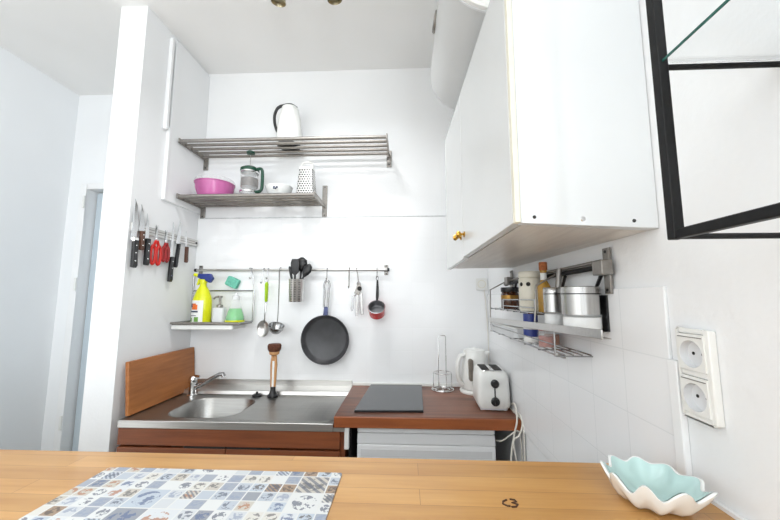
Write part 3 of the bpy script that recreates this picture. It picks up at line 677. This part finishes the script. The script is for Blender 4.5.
# red saucepan
rx=-.153
ax=Vector((0,-.75,.66)).normalized(); rc=Vector((rx,1.783,1.318))
rp=thing('saucepan','tiny red enamel saucepan hanging at the right end of the rail','saucepan',(rx,1.80,1.27))
obj('pot', MB().lathe([(.036,-.055),(.043,-.049),(.044,0),(.046,.002),(.043,.002)],rc,ax,36,caps=(True,False)), M['red_enamel'], rp)
obj('lining', MB().lathe([(.0455,.0025),(.041,.003),(.040,-.034),(.036,-.038),(.001,-.038)],rc,ax,36,caps=(False,True)), M['pot_in'], rp, label='grey inside')
up_=Vector((0,.66,.75))
hb0=rc+up_*.044; 
obj('handle', MB().tube([hb0,Vector((rx,1.830,1.375)),Vector((rx+.001,1.829,1.42)),Vector((rx+.001,HY,1.462))],[.006,.0085,.0075,.005],10), M['black'], rp)
obj('hanging_loop', MB().tube([(rx+.006*math.cos(2*PI*i/14),HY,1.472+.011*math.sin(2*PI*i/14)) for i in range(14)],.0017,8,True), M['chrome_dark'], rp)

# ---------------------------------------------------------------- hanging dish shelf with the cleaning things
ds=thing('dish_shelf','small hanging wire shelf with white tray for cleaning things','shelf',(-1.02,1.77,1.21))
obj('tray', MB().box(-1.190,-.842,1.69,1.84,1.228,1.232).box(-1.190,-.842,1.69,1.693,1.232,1.24).box(-1.190,-.842,1.837,1.84,1.232,1.24), M['steel_dull'], ds, bevel=.001)
obj('front_bar', MB().cyl((-1.192,1.686,1.238),(-.842,1.686,1.238),.006), M['steel_dull'], ds)
obj('drip_tray', MB().rbox(-1.192,-.870,1.688,1.835,1.206,1.2275,.008), M['white_plastic'], ds, bevel=.003, label='white plastic drip tray')
obj('side_wire', MB().tube([(-.840,1.686,1.238),(-.840,1.84,1.238),(-.840,1.846,1.245),(-.840,1.846,1.408)],.0045), M['chrome_dark'], ds)
obj('side_wire', MB().tube([(-1.188,1.686,1.238),(-1.188,1.84,1.238),(-1.188,1.846,1.245),(-1.188,1.846,1.50)],.0045), M['chrome_dark'], ds)
obj('back_wire', MB().tube([(-1.188,1.846,1.405),(-.840,1.846,1.405)],.004), M['chrome_dark'], ds)
obj('hanger', MB().tube([(-.842,1.846,1.40),(-.85,1.853,1.47),(-.862,1.8535,1.525),(-.866,1.846,1.531),(-.868,1.835,1.529)],.003), M['chrome_dark'], ds)
obj('hanger', MB().tube([(-1.15,1.846,1.404),(-1.15,1.8535,1.47),(-1.15,1.8535,1.522),(-1.15,1.846,1.531),(-1.15,1.834,1.527)],.003), M['chrome_dark'], ds)
TZ=1.2322
# spray bottle
bx0,by0=-1.082,1.765
sb=thing('spray_bottle','yellow cleaning spray bottle with blue trigger on the dish shelf','spray bottle',(bx0,by0,TZ))
def el(a,b,z,dx=0): return [(bx0+dx+a*math.cos(2*PI*i/32),by0+b*math.sin(2*PI*i/32),TZ+z) for i in range(32)]
obj('bottle', MB().loft([el(.045,.032,0),el(.05,.036,.006),el(.05,.036,.11),el(.046,.034,.135),el(.03,.026,.175),el(.017,.017,.195),el(.016,.016,.215)]), M['yellow'], sb, smooth=60)
def lab(mb,t0,t1,z0,z1,k=1.03):
    R0=[];n=10
    rows=[]
    for z in (z0,z1):
        a,b=.05*k,.036*k
        rows.append([(bx0+a*math.cos(math.radians(t0+(t1-t0)*i/n)),by0+b*math.sin(math.radians(t0+(t1-t0)*i/n)),TZ+z) for i in range(n+1)])
    mb.loft(rows,(False,False),closed=False); return mb
obj('label', lab(MB(),165,300,.008,.120), M['label_white'], sb, label='white paper label')
obj('label_print', lab(lab(MB(),225,268,.072,.098,1.045),232,258,.098,.104,1.045), M['label_orange'], sb, label='orange picture on the label')
obj('label_lettering', lab(lab(lab(MB(),215,232,.086,.104,1.05),205,272,.058,.066,1.05),210,262,.040,.043,1.05), M['label_dark'], sb, label='dark print on the label')
obj('label_leaf', lab(lab(MB(),208,232,.010,.030,1.05),250,276,.010,.034,1.05), M['label_green'], sb, label='green picture on the label')
obj('collar', MB().lathe([(.019,0),(.019,.018),(.015,.02)],(bx0,by0,TZ+.212)), M['yellow'], sb)
hh=MB().prism([(bx0-.032,TZ+.243),(bx0-.028,TZ+.262),(bx0+.040,TZ+.262),(bx0+.055,TZ+.236),(bx0+.038,TZ+.212),(bx0+.018,TZ+.222),(bx0-.01,TZ+.232)],'y',by0-.012,by0+.012)
obj('trigger_head', hh, M['blue'], sb, bevel=.005)
obj('nozzle', MB().cyl((bx0-.030,by0,TZ+.252),(bx0-.052,by0,TZ+.258),.009).prism([(bx0-.016,TZ+.236),(bx0-.026,TZ+.236),(bx0-.034,TZ+.205),(bx0-.030,TZ+.2),(bx0-.024,TZ+.206)],'y',by0-.006,by0+.006), M['yellow'], sb, bevel=.001)
# soap dispenser
dx0,dy0=-.985,1.765
sd=thing('soap_dispenser','small clear soap dispenser with metal pump beside the spray bottle','dispenser',(dx0,dy0,TZ))
obj('bottle', MB().rbox(dx0-.03,dx0+.03,dy0-.022,dy0+.022,TZ,TZ+.082,.01), M['milky'], sd, bevel=.004)
obj('pump', MB().lathe([(.016,0),(.016,.014),(.006,.016),(.006,.05),(.012,.052),(.012,.062)],(dx0,dy0,TZ+.083)).tube([(dx0,dy0,TZ+.14),(dx0-.02,dy0-.006,TZ+.139),(dx0-.03,dy0-.009,TZ+.128)],.005), M['steel_dull'], sd)
# green bottle
gx0,gy0=-.898,1.762
gb=thing('dish_soap_bottle','squat clear bottle of green washing-up liquid on the dish shelf','bottle',(gx0,gy0,TZ))
obj('bottle', MB().lathe([(.046,0),(.048,.006),(.046,.035),(.036,.068),(.024,.098),(.02,.12),(.018,.125)],(gx0,gy0,TZ),n=32), M['plastic_clear'], gb)
obj('liquid', MB().lathe([(.043,.003),(.045,.008),(.0435,.033),(.0345,.064),(.028,.078),(.001,.079)],(gx0,gy0,TZ),n=32), M['green_liq'], gb, label='green liquid')
obj('yellow_base', MB().lathe([(.0485,.004),(.0485,.018)],(gx0,gy0,TZ),n=32,caps=(False,False)), M['yellow'], gb, label='yellow-green band')
obj('cap', MB().lathe([(.019,0),(.019,.02),(.008,.024),(.007,.036),(.001,.037)],(gx0,gy0,TZ+.125)), M['milky'], gb)
sg=obj('sponge', MB().rbox(-.039,.039,-.014,.014,-.03,.03,.01,'y',M=Matrix.Translation((-.968,1.8555,1.452))@Matrix.Rotation(math.radians(24),4,'Y')@Matrix.Scale(.9,4)), M['teal'], bevel=.003)
tag(sg,'teal green scouring sponge tucked behind the dish shelf wire','sponge')

# ---------------------------------------------------------------- magnetic knife rack
KX=XL+.0005
kr=thing('knife_rack','pale magnetic knife rack on the divider wall','knife rack',(KX,1.63,1.655))
obj('bar', MB().box(KX,KX+.012,1.395,1.862,1.656,1.694), M['steel'], kr, bevel=.002)
obj('magnet_strip', MB().box(KX+.0115,KX+.0128,1.40,1.835,1.667,1.671).box(KX+.0115,KX+.0128,1.40,1.835,1.679,1.683), M['steel_dull'], kr)
obj('screw', MB().lathe([(.007,0),(.005,.003)],(KX+.012,1.848,1.675),(1,0,0),12), M['black'], kr)
KF=KX+.0128
def knife(label,y,ztip,zmid,zbot,bw,hw,hm='black',rivets=True,lean=0,bolster=False):
    L=zmid-zbot
    t=thing('kitchen_knife',label,'knife',(KF,y,zbot),'knives on the magnetic rack')
    X0,X1=KF,KF+.0024
    yy=lambda z:y+lean*(z-zmid)
    bl=[(yy(zmid)-bw*.5,zmid),(yy(ztip)-bw*.3,ztip-.25*bw-.01),(yy(ztip)-bw*.35,ztip),(yy(ztip)+bw*.1,ztip-.03),(yy(zmid)+bw*.5,zmid+.35*(ztip-zmid)),(yy(zmid)+bw*.5,zmid)]
    obj('blade', MB().prism(bl,'x',X0,X1), M['blade'], t)
    hn=[(yy(zmid)-hw*.45,zmid+.002),(yy(zmid)+hw*.45,zmid+.002),(yy(zbot+L*.5)+hw*.42,zbot+L*.5),(yy(zbot)+hw*.6,zbot+.012),(yy(zbot)+hw*.35,zbot),(yy(zbot)-hw*.4,zbot+.002),(yy(zbot+L*.5)-hw*.45,zbot+L*.5)]
    h=obj('handle', MB().prism(hn,'x',KF-.006 if False else X0,X0+.016), M[hm], t, bevel=.003)
    if rivets:
        for q in (.25,.55,.82): obj('rivet', MB().lathe([(.0032,0),(.0025,.001)],(X0+.016,yy(zbot+L*q),zbot+L*q),(1,0,0),10), M['chrome'], h)
    if bolster: obj('bolster', MB().box(X0,X0+.014,y-hw*.5,y+hw*.5,zmid-.006,zmid+.016), M['chrome'], t, bevel=.003)
knife('long chef knife with riveted black handle, nearest the wall edge',1.408,1.80,1.615,1.495,.036,.026,'black',True,0,True)
knife('tall broad knife with dark brown handle, second on the rack',1.443,1.785,1.662,1.577,.030,.020,'brown',True)
knife('slim knife with long black handle, left of the red scissors',1.478,1.752,1.634,1.512,.022,.024,'black',True)
knife('small paring knife with brown handle, last on the rack',1.756,1.725,1.638,1.553,.014,.016,'brown',False)
knife('bread knife with the lowest-hanging long black handle',1.646,1.752,1.57,1.445,.024,.024,'black',True,.05)
knife('broad bright knife with thin black handle right of the bread knife',1.69,1.772,1.644,1.52,.034,.016,'black',False,.12)
def scissors(label,y,zt,zp,zb,hm,w):
    t=thing('scissors',label,'scissors',(KF,y,zb),'scissors on the magnetic rack')
    for s in (-1,1):
        obj('blade', MB().prism([(y+s*.001-.004,zp-.01),(y+s*.001+.006,zp-.01),(y+s*.0015+.003*s,zt),(y+s*.0005-.001,zt-.01)],'x',KF+(.0026 if s>0 else 0),KF+(.0048 if s>0 else .0024)), M['blade'], t)
        cz=(zp+zb)/2-.006; L=(zp-zb)/2
        pts=[(KF+.0065,y+s*w*.52+w*.42*math.cos(2*PI*i/20)+s*.0,cz-.004+L*.72*math.sin(2*PI*i/20)) for i in range(20)]
        obj('handle', MB().tube(pts,.0062,10,True).tube([(KF+.0065,y+s*.004,zp-.005),(KF+.0065,y+s*w*.45,cz+L*.66)],.0062), M[hm], t)
    obj('pivot', MB().lathe([(.005,0),(.004,.0015)],(KF+.0048,y+.001,zp+.006),(1,0,0),12), M['chrome'], t)
scissors('bright red kitchen scissors, larger pair on the knife rack',1.535,1.712,1.640,1.515,'red',.034)
scissors('dark red scissors, smaller pair right of the bright red ones',1.600,1.70,1.640,1.54,'red_dark',.024)

# ---------------------------------------------------------------- right wall: upper cabinet
CZ0,CZ1=1.4985,2.052
cab=thing('wall_cabinet','white wall cabinet with two doors and brass knobs','cabinet',(.33,1.03,CZ0))
def zb_(x,y,dz=0):          # the old cabinet hangs a little crooked
    u=min(1,max(0,(x-.19)/.26)); v=min(1,max(0,(y-.6165)/.8165))
    return (1.5036*(1-u)+1.4885*u)*(1-v)+(1.4875*(1-u)+1.491*u)*v+dz
def slab(poly,dz,top=None,th=0):
    return MB().loft([[(x,y,zb_(x,y,dz)) for x,y in poly],[(x,y,top if top else zb_(x,y,dz)+th) for x,y in poly]])
def fx_(y,off=0): return .2014+(y-.6165)*(.1755-.2014)/(1.433-.6165)+off
obj('carcass', slab([(fx_(.634,.0185),.634),(fx_(1.433,.0185),1.433),(.449,1.433),(.449,.634)],.004,CZ1), M['cab_white'], cab)
obj('bottom_panel', slab([(fx_(.64,.019),.64),(fx_(1.43,.019),1.43),(.4485,1.43),(.4485,.64)],.001,None,.003), M['cab_under'], cab, label='grey-beige underside')
obj('side_panel', slab([(fx_(.618,.0105),.618),(fx_(.634,.0105),.634),(.449,.634),(.449,.609)],0,CZ1), M['cab_white'], cab, bevel=.0012)
obj('edge_strip', slab([(fx_(.6165,.0005),.6185),(fx_(.634,.0005),.6300),(fx_(.634,.0100),.634),(fx_(.618,.0100),.6165)],.001,CZ1), M['cab_edge'], cab, bevel=.001, label='yellowed door edge')
for y0,y1,dz,kk in ((.632,1.090,.002,1.062),(1.094,1.431,-.003,1.118)):
    dr=obj('door', slab([(fx_(y0),y0),(fx_(y1),y1),(fx_(y1,.0165),y1),(fx_(y0,.0165),y0)],dz,CZ1), M['cab_door'], cab, bevel=.0015)
    k=Vector((fx_(kk),kk,1.566))
    obj('knob', MB().lathe([(.009,0),(.009,.003),(.004,.005),(.004,.011),(.009,.014),(.011,.020),(.008,.026),(.001,.028)],k,(-1,0,0)), M['brass'], dr)
for x,m in ((.236,'rubber'),(.321,'chrome'),(.408,'rubber')):
    obj('screw', MB().lathe([(.0034 if m=='rubber' else .005,0),(.0028 if m=='rubber' else .004,.0012)],(x,.618-.009*(x-.212)/.237,zb_(x,.617,.012)),(0,-1,0),12), M[m], cab)

# water heater above the cabinet
hx,hz,hr=.281,2.355,.167
wh=thing('water_heater','white horizontal cylindrical tank high above the wall cabinet','water heater',(hx,1.18,hz))
obj('tank', MB().lathe([(hr,0),(hr,.50),(hr*.985,.525),(hr*.94,.545),(hr*.8,.56),(.002,.566)],(hx,.905,hz),(0,1,0),72), M['tank'], wh)
obj('end_cap', MB().lathe([(hr*1.005,0),(hr*1.005,-.012),(hr*.97,-.016),(hr*.93,-.012),(.002,-.012)],(hx,.904,hz),(0,1,0),72), M['white_plastic'], wh, bevel=.001)
obj('rim_ring', MB().lathe([(hr*1.0,.001),(hr*1.012,.002),(hr*1.012,.008),(hr*1.0,.009)],(hx,.904,hz),(0,1,0),72,caps=(False,False)), M['fridge_grey'], wh)
a_=math.radians(168)
dc=Vector((hx+hr*math.cos(a_),1.16,hz+hr*math.sin(a_))); dn=Vector((math.cos(a_),0,math.sin(a_)))
dl=obj('thermometer', MB().lathe([(.036,-.004),(.038,.003),(.035,.008),(.03,.006),(.001,.006)],dc,dn,28), M['steel_dull'], wh, label='round metal dial')
obj('mount', MB().box(.42,.4495,1.0,1.04,hz-.05,hz+.05).box(.42,.4495,1.3,1.34,hz-.05,hz+.05), M['fridge_grey'], wh)

# ---------------------------------------------------------------- black glass wall shelf near the camera
BX0,BX1,BY0,BY1=.302,.449,-.06,.400
bs=thing('glass_wall_shelf','black metal framed wall shelf with a glass board','shelf',(.38,.17,1.436))
z0,z1=1.432,1.985
for y in (BY0,BY1-.012): obj('post', MB().box(BX0,BX0+.012,y,y+.012,z0,z1), M['black_metal'], bs, bevel=.0015)
for z in (z0,z1-.012): obj('front_rail', MB().box(BX0+.001,BX0+.011,BY0+.012,BY1-.012,z,z+.011), M['black_metal'], bs, bevel=.0015)
for y in (BY0+.006,BY1-.006):
    for z in (z0+.0035,1.642,z1-.006): obj('cross_bar', MB().cyl((BX0+.006,y,z),(BX1,y,z),.0034,n=10), M['black_metal'], bs)
gl=obj('glass_board', MB().box(BX0+.006,BX1,BY0+.006,BY1-.008,1.6456,1.6482), M['glass'], bs)
obj('glass_edge', MB().box(BX0+.0045,BX0+.006,BY0+.006,BY1-.008,1.6455,1.6483), M['frame_edge'], gl, label='green glass edge')

# ---------------------------------------------------------------- sockets
def gang(mb_,): pass
so=thing('double_socket','white double wall socket beside the tiled edge','socket',(.449,.553,1.18))
SX=XR
def holed(mb,y0,y1,z0,z1,x,cy,cz,r,depth):
    bm=mb.bm; n=32
    ci=[(cy+r*math.cos(2*PI*i/n),cz+r*math.sin(2*PI*i/n)) for i in range(n)]
    iv=[bm.verts.new((x,a,b)) for a,b in ci]; ov=[bm.verts.new((x,a,b)) for a,b in ((y0,z0),(y1,z0),(y1,z1),(y0,z1))]
    ob_=[bm.verts.new((x+depth,a,b)) for a,b in ((y0,z0),(y1,z0),(y1,z1),(y0,z1))]
    es=[bm.edges.new((iv[i],iv[(i+1)%n])) for i in range(n)]+[bm.edges.new((ov[i],ov[(i+1)%4])) for i in range(4)]
    bmesh.ops.triangle_fill(bm,edges=es,use_beauty=True)
    for i in range(4): bm.faces.new((ov[i],ov[(i+1)%4],ob_[(i+1)%4],ob_[i]))
    return mb
f_=MB()
FY0,FY1,FZ0,FZ1=.520,.5815,1.184,1.318
f_.box(SX-.012,SX-.0002,FY0,.527,FZ0,FZ1).box(SX-.012,SX-.0002,.575,FY1,FZ0,FZ1).box(SX-.012,SX-.0002,.527,.575,FZ0,1.192).box(SX-.012,SX-.0002,.527,.575,1.247,1.256).box(SX-.012,SX-.0002,.527,.575,1.311,FZ1)
obj('frame_plate', f_, M['white_plastic'], so, bevel=.002)
for cz,z0_,z1_ in ((1.2835,1.256,1.311),(1.2195,1.192,1.247)):
    ins=obj('insert', holed(MB(),.5272,.5748,z0_+.0003,z1_-.0003,SX-.0145,.551,cz-.003,.0205,.012), M['white_plastic'], so)
    obj('recess', MB().lathe([(.0207,.0002),(.0198,-.0115),(.001,-.0117)],(SX-.0145,.551,cz-.003),(-1,0,0),32,caps=(False,True)), M['fridge_grey'], ins)
    for dy in (-.0085,.0085): obj('pin_hole', MB().lathe([(.0026,0),(.0026,.0006)],(SX-.0030,.551+dy,cz-.003),(-1,0,0),12), M['rubber'], ins)
    obj('hinge_line', MB().box(SX-.0154,SX-.0144,.529,.573,z1_-.0056,z1_-.0044), M['steel_dull'], ins)
s2=thing('single_socket','small white socket in the back corner above the kettle','socket',(.417,1.868,1.405))
obj('frame_plate', MB().rbox(.384,.443,1.862,1.8698,1.408,1.474,.005,'y'), M['white_plastic'], s2, bevel=.002)
obj('recess_ring', MB().lathe([(.021,0),(.022,.001),(.019,.001),(.018,-.002),(.001,-.002)],(.4135,1.8618,1.441),(0,-1,0),28,caps=(False,True)), M['cream_plastic'], s2)
cable('socket_cable','thin white cable running down from the corner socket',[(.425,1.862,1.41),(.432,1.861,1.33),(.437,1.858,1.2),(.436,1.85,1.05),(.43,1.845,.93),(.42,1.845,.905)],r=.0022)

# ---------------------------------------------------------------- spice rack on the right wall
RKX=.430; TX=.354
rk=thing('spice_rack','steel two-level wall rack holding canisters and jars','rack',(.40,1.05,1.24))
for y,z in ((.757,1.425),(1.43,1.43)):
    b=obj('wall_bracket', MB().box(.438,.4438,y-.011,y+.011,z-.05,z+.05), M['steel_dull'], rk, bevel=.001)
    obj('arm', MB().box(RKX-.016,.438,y-.026,y+.012,z-.010,z+.022), M['steel_dull'], b, bevel=.002)
    for dz in (-.042,.042): obj('screw', MB().lathe([(.0035,0),(.003,.0015)],(.438,y,z+dz),(-1,0,0),10), M['black'], b)
obj('rail', MB().cyl((RKX,.752,1.434),(RKX,1.47,1.426),.0062,n=14), M['black_metal'], rk)
obj('rail', MB().cyl((RKX,.76,1.4465),(RKX,1.46,1.4385),.0042,n=12), M['steel_dull'], rk)
for y,z in ((.752,1.434),(1.47,1.426)): obj('end_cap', MB().cyl((RKX,y-.004,z),(RKX,y+.004,z),.010), M['steel_dull'], rk)
for y in (.815,.99,1.40): obj('strut', MB().tube([(RKX+.002,y-.055,1.424),(.441,y+.0,1.378)],.0042,8), M['black'], rk)
obj('hanger', MB().tube([(RKX-.008,.945,1.445),(RKX-.012,.945,1.41),(RKX-.014,.945,1.392)],.0075,10), M['steel_dull'], rk)
obj('hanger', MB().tube([(RKX-.004,1.455,1.436),(TX+.004,1.455,1.40),(TX+.0015,1.455,1.285)],.0028,8), M['steel_dull'], rk)
obj('hanger', MB().tube([(RKX-.004,.96,1.436),(TX+.010,.962,1.40),(TX+.0015,.962,1.30)],.0028,8), M['steel_dull'], rk)
obj('tray_front', MB().prism([(.640,1.291),(.640,1.309),(1.487,1.283),(1.487,1.264)],'x',TX,TX+.003), M['steel'], rk, bevel=.001)
obj('canister_tray', MB().box(TX+.003,.4385,.765,.952,1.290,1.2925).box(TX+.003,TX+.02,.645,.745,1.2905,1.2925), M['steel'], rk)
obj('tray_back', MB().box(.4395,.4438,.768,.788,1.2925,1.372), M['black'], rk)
w=MB()
for i in range(5):
    x=.360+i*.0195; w.cyl((x,.955,1.3242),(x,1.47,1.3242),.0018,n=8)
for y in (.955,1.02,1.09,1.16,1.23,1.31,1.39,1.47): w.cyl((.358,y,1.3212),(.4438,y,1.3212),.0018,n=8)
obj('upper_basket', w, M['chrome_dark'], rk)
w=MB()
for z in (1.3385,1.3605): w.cyl((.358,.965,z),(.358,1.27,z),.0019,n=8)
for y in (.965,1.27): w.cyl((.358,y,1.32),(.358,y,1.3625),.0019,n=8)
obj('guard_wire', w, M['chrome_dark'], rk)
w=MB()
for i in range(5):
    x=.358+i*.0205; w.cyl((x,.845,1.2305),(x,1.47,1.2305),.0019,n=8)
for y in (.845,.95,1.06,1.2,1.34,1.47): w.cyl((.3565,y,1.2275),(.4438,y,1.2275),.0019,n=8)
w.cyl((.3565,.845,1.254),(.3565,1.47,1.254),.002,n=8)
for y,z in ((.845,1.295),(1.455,1.27)): w.tube([(.3565,y,1.228),(.3565,y,z)],.0026,8)
obj('lower_basket', w, M['chrome_dark'], rk)
obj('wall_clip', MB().box(.436,.4438,.985,1.015,1.199,1.207), M['steel_dull'], rk)

def canister(label,x,y,r,z,h):
    t=thing('storage_canister',label,'canister',(x,y,z),'steel canisters on the wall rack')
    obj('base', MB().lathe([(r,0),(r,.006)],(x,y,z)), M['steel_z'], t)
    obj('contents', MB().lathe([(r*.96,.006),(r*.96,h*.31)],(x,y,z),n=36), M['salt'], t, label='white salt or sugar')
    obj('window', MB().lathe([(r,.0065),(r,h*.38)],(x,y,z),caps=(False,False),n=40), M['plastic_clear'], t)
    obj('body', MB().lathe([(r*1.005,h*.37),(r*1.005,h*.82),(r*.5,h*.82)],(x,y,z),n=40), M['steel_z'], t)
    l=obj('lid', MB().lathe([(r*1.01,h*.845),(r*1.01,h*.985),(r*.96,h),(.001,h)],(x,y,z),n=40), M['steel_z'], t)
    obj('seal', MB().lathe([(r*.99,h*.82),(r*1.02,h*.823),(r*1.02,h*.842),(r*.99,h*.845)],(x,y,z),n=40), M['black'], l)
canister('wide steel canister with clear window showing white contents',.3985,.795,.0395,1.2927,.099)
canister('slim steel canister behind the wide one',.387,.912,.0235,1.2927,.1005)
ob=thing('oil_bottle','slim glass bottle with cork stopper behind the slim canister','bottle',(.402,1.005,1.326))
obj('bottle', MB().lathe([(.017,0),(.018,.004),(.018,.072),(.009,.09),(.008,.114),(.0095,.115),(.0095,.119)],(.402,1.005,1.3262)), M['oil'], ob)
obj('cork', MB().lathe([(.0085,.1195),(.0115,.121),(.0115,.142),(.010,.144)],(.402,1.005,1.3262)), M['cork'], ob)
obj('label', MB().lathe([(.0090,.092),(.0088,.112)],(.402,1.005,1.3262),caps=(False,False)), M['label_white'], ob)
cj=thing('food_jar','cream plastic jar with lid on the upper wire rack','jar',(.391,1.085,1.3262))
obj('body', MB().lathe([(.031,0),(.0335,.004),(.0335,.096),(.030,.103)],(.391,1.085,1.3262),n=36), M['cream_plastic'], cj)
obj('lid', MB().lathe([(.033,.1035),(.034,.106),(.034,.119),(.032,.122),(.001,.122)],(.391,1.085,1.3262),n=36), M['cream_plastic'], cj)
ey=MB()
for s in (-.35,.35):
    a=math.radians(222)+s
    ey.lathe([(.0065,0),(.005,.0012)],(.391+.0335*math.cos(a),1.085+.0335*math.sin(a),1.3262+.082),(math.cos(a),math.sin(a),0),14)
obj('dark_dots', ey, M['rubber'], cj, label='two dark round marks')
hj=thing('honey_jar','dark honey jar with gold lid at the far rack end','jar',(.400,1.325,1.3262))
obj('jar', MB().lathe([(.03,0),(.033,.004),(.033,.054),(.029,.062)],(.400,1.325,1.3262),n=32), M['honey'], hj)
obj('lid', MB().lathe([(.032,.0625),(.033,.064),(.033,.078),(.031,.08)],(.400,1.325,1.3262),n=32), M['black'], hj)
obj('label_band', MB().lathe([(.0335,.036),(.0335,.05)],(.400,1.325,1.3262),n=32,caps=(False,False)), M['gold_lid'], hj, label='gold band')
bj=thing('spice_jar','small white spice jar with blue cap on the lower wires','jar',(.388,1.085,1.2325))
obj('jar', MB().lathe([(.021,0),(.022,.003),(.022,.056),(.018,.06)],(.388,1.085,1.2325),n=28), M['label_white'], bj)
obj('label', MB().lathe([(.0224,.016),(.0224,.038)],(.388,1.085,1.2325),n=28,caps=(False,False)), M['blue'], bj, label='blue label')
obj('cap', MB().lathe([(.0215,.0605),(.0215,.0845),(.02,.0855)],(.388,1.085,1.2325),n=28), M['blue'], bj)
for q,(x,y,cl) in enumerate(((.384,.962,'small clear jar of red spice, nearest on the lower wires'),(.418,1.008,'small clear spice jar standing behind the red one'))):
    j=thing('spice_jar',cl,'jar',(x,y,1.2325),'spice jars on the lower wires')
    obj('jar', MB().lathe([(.02,0),(.021,.003),(.021,.04),(.018,.045)],(x,y,1.2325),n=28), M['plastic_clear'], j)
    obj('spice', MB().lathe([(.019,.002),(.0195,.004),(.0195,.03)],(x,y,1.2325),n=28), M['spice_red' if q==0 else 'cork'], j)
    obj('cap', MB().lathe([(.0195,.0455),(.0195,.058),(.018,.059)],(x,y,1.2325),n=28), M['red_dark' if q==0 else 'cork'], j)
tb=thing('plastic_tub','milky white plastic tub at the far end of the lower wires','tub',(.398,1.31,1.2325))
obj('tub', MB().rbox(.361,.437,1.16,1.46,1.2325,1.262,.012), M['milky'], tb, bevel=.002)
obj('lid', MB().rbox(.3595,.4385,1.157,1.463,1.2625,1.2675,.012), M['white_plastic'], tb, bevel=.0015)

# ---------------------------------------------------------------- ceiling spot lamp (only its heads show)
sl=thing('ceiling_spotlight','nickel ceiling spotlight with two heads at the top edge','lamp',(-.40,1.20,ZC))
obj('rose', MB().rbox(-.60,-.20,1.17,1.23,ZC-.022,ZC-.0005,.028), M['lampmetal'], sl, bevel=.003)
for x,hx2,d_ in ((-.50,-.512,(-.10,.16,-.9)),(-.29,-.277,(.12,.14,-.9))):
    a=obj('arm', MB().cyl((x,1.20,ZC-.02),(x,1.205,ZC-.083),.006), M['lampmetal'], sl)
    dd=Vector(d_).normalized(); c=Vector((x,1.205,ZC-.086))
    hd_=obj('spot_head', MB().lathe([(.010,-.012),(.022,-.006),(.026,.01),(.027,.075),(.030,.088),(.0285,.089),(.025,.078),(.001,.076)],c,dd,28), M['lampmetal'], a)

# ---------------------------------------------------------------- light
w=bpy.data.worlds.new('daylight'); sc.world=w; w.use_nodes=True
bg=w.node_tree.nodes['Background']; bg.inputs[0].default_value=(.82,.91,1,1); bg.inputs[1].default_value=0.5
def area(name,loc,rot,sx,sy,power,col):
    l=bpy.data.lights.new(name,'AREA'); l.shape='RECTANGLE'; l.size=sx; l.size_y=sy; l.energy=power; l.color=col
    o=bpy.data.objects.new(name,l); C.objects.link(o); o.location=loc; o.rotation_euler=rot; return o
LE=[18,105,20,12]
area('window_daylight',(-1.05,-5.49,1.6),(math.radians(90),0,0),2.0,1.9,LE[0],(.93,.97,1))
area('side_fill_light',(.445,-2.05,1.55),(math.radians(90),0,math.radians(90)),2.6,1.8,LE[1],(.885,.945,1))  # added fill at the made-up side window, evens out the side walls
lp_=bpy.data.lights.new('fill_light','POINT'); lp_.energy=LE[2]; lp_.shadow_soft_size=.3; lp_.color=(.96,.985,1)  # added fill with no fixture, lifts ceiling and hall wall
lo_=bpy.data.objects.new('fill_light',lp_); C.objects.link(lo_); lo_.location=(-1.0,-1.2,1.9)
for x,tx in ((-.515,-.75),(-.270,-.1)):
    l=bpy.data.lights.new('spot_glow','SPOT'); l.energy=LE[3]; l.spot_size=math.radians(128); l.spot_blend=1; l.shadow_soft_size=.06; l.color=(.97,.985,1)
    o=bpy.data.objects.new('spot_glow',l); C.objects.link(o); o.location=(x,1.225,ZC-.18)
    o.rotation_euler=(Vector((tx,1.85,.85))-o.location).to_track_quat('-Z','Y').to_euler()
# ---------------------------------------------------------------- camera
cam=bpy.data.cameras.new('camera'); cam.sensor_width=36; cam.lens=337.866/780*36; cam.clip_start=.02
co_=bpy.data.objects.new('camera',cam); C.objects.link(co_)
r_=Vector((.9989,.0460,.0008)); u_=Vector((.0044,-.1118,.9937)); f_=Vector((-.0458,.9927,.1119))
r_.normalize(); f_.normalize(); u_=r_.cross(f_).normalized()*1; f_=u_.cross(r_)
co_.matrix_world=Matrix(((r_.x,u_.x,-f_.x,0),(r_.y,u_.y,-f_.y,0),(r_.z,u_.z,-f_.z,1.3654),(0,0,0,1)))
sc.camera=co_
sc.view_settings.view_transform='Standard'; sc.view_settings.look='None'; sc.view_settings.gamma=1; sc.view_settings.use_curve_mapping=False
sc.view_settings.exposure=0.2
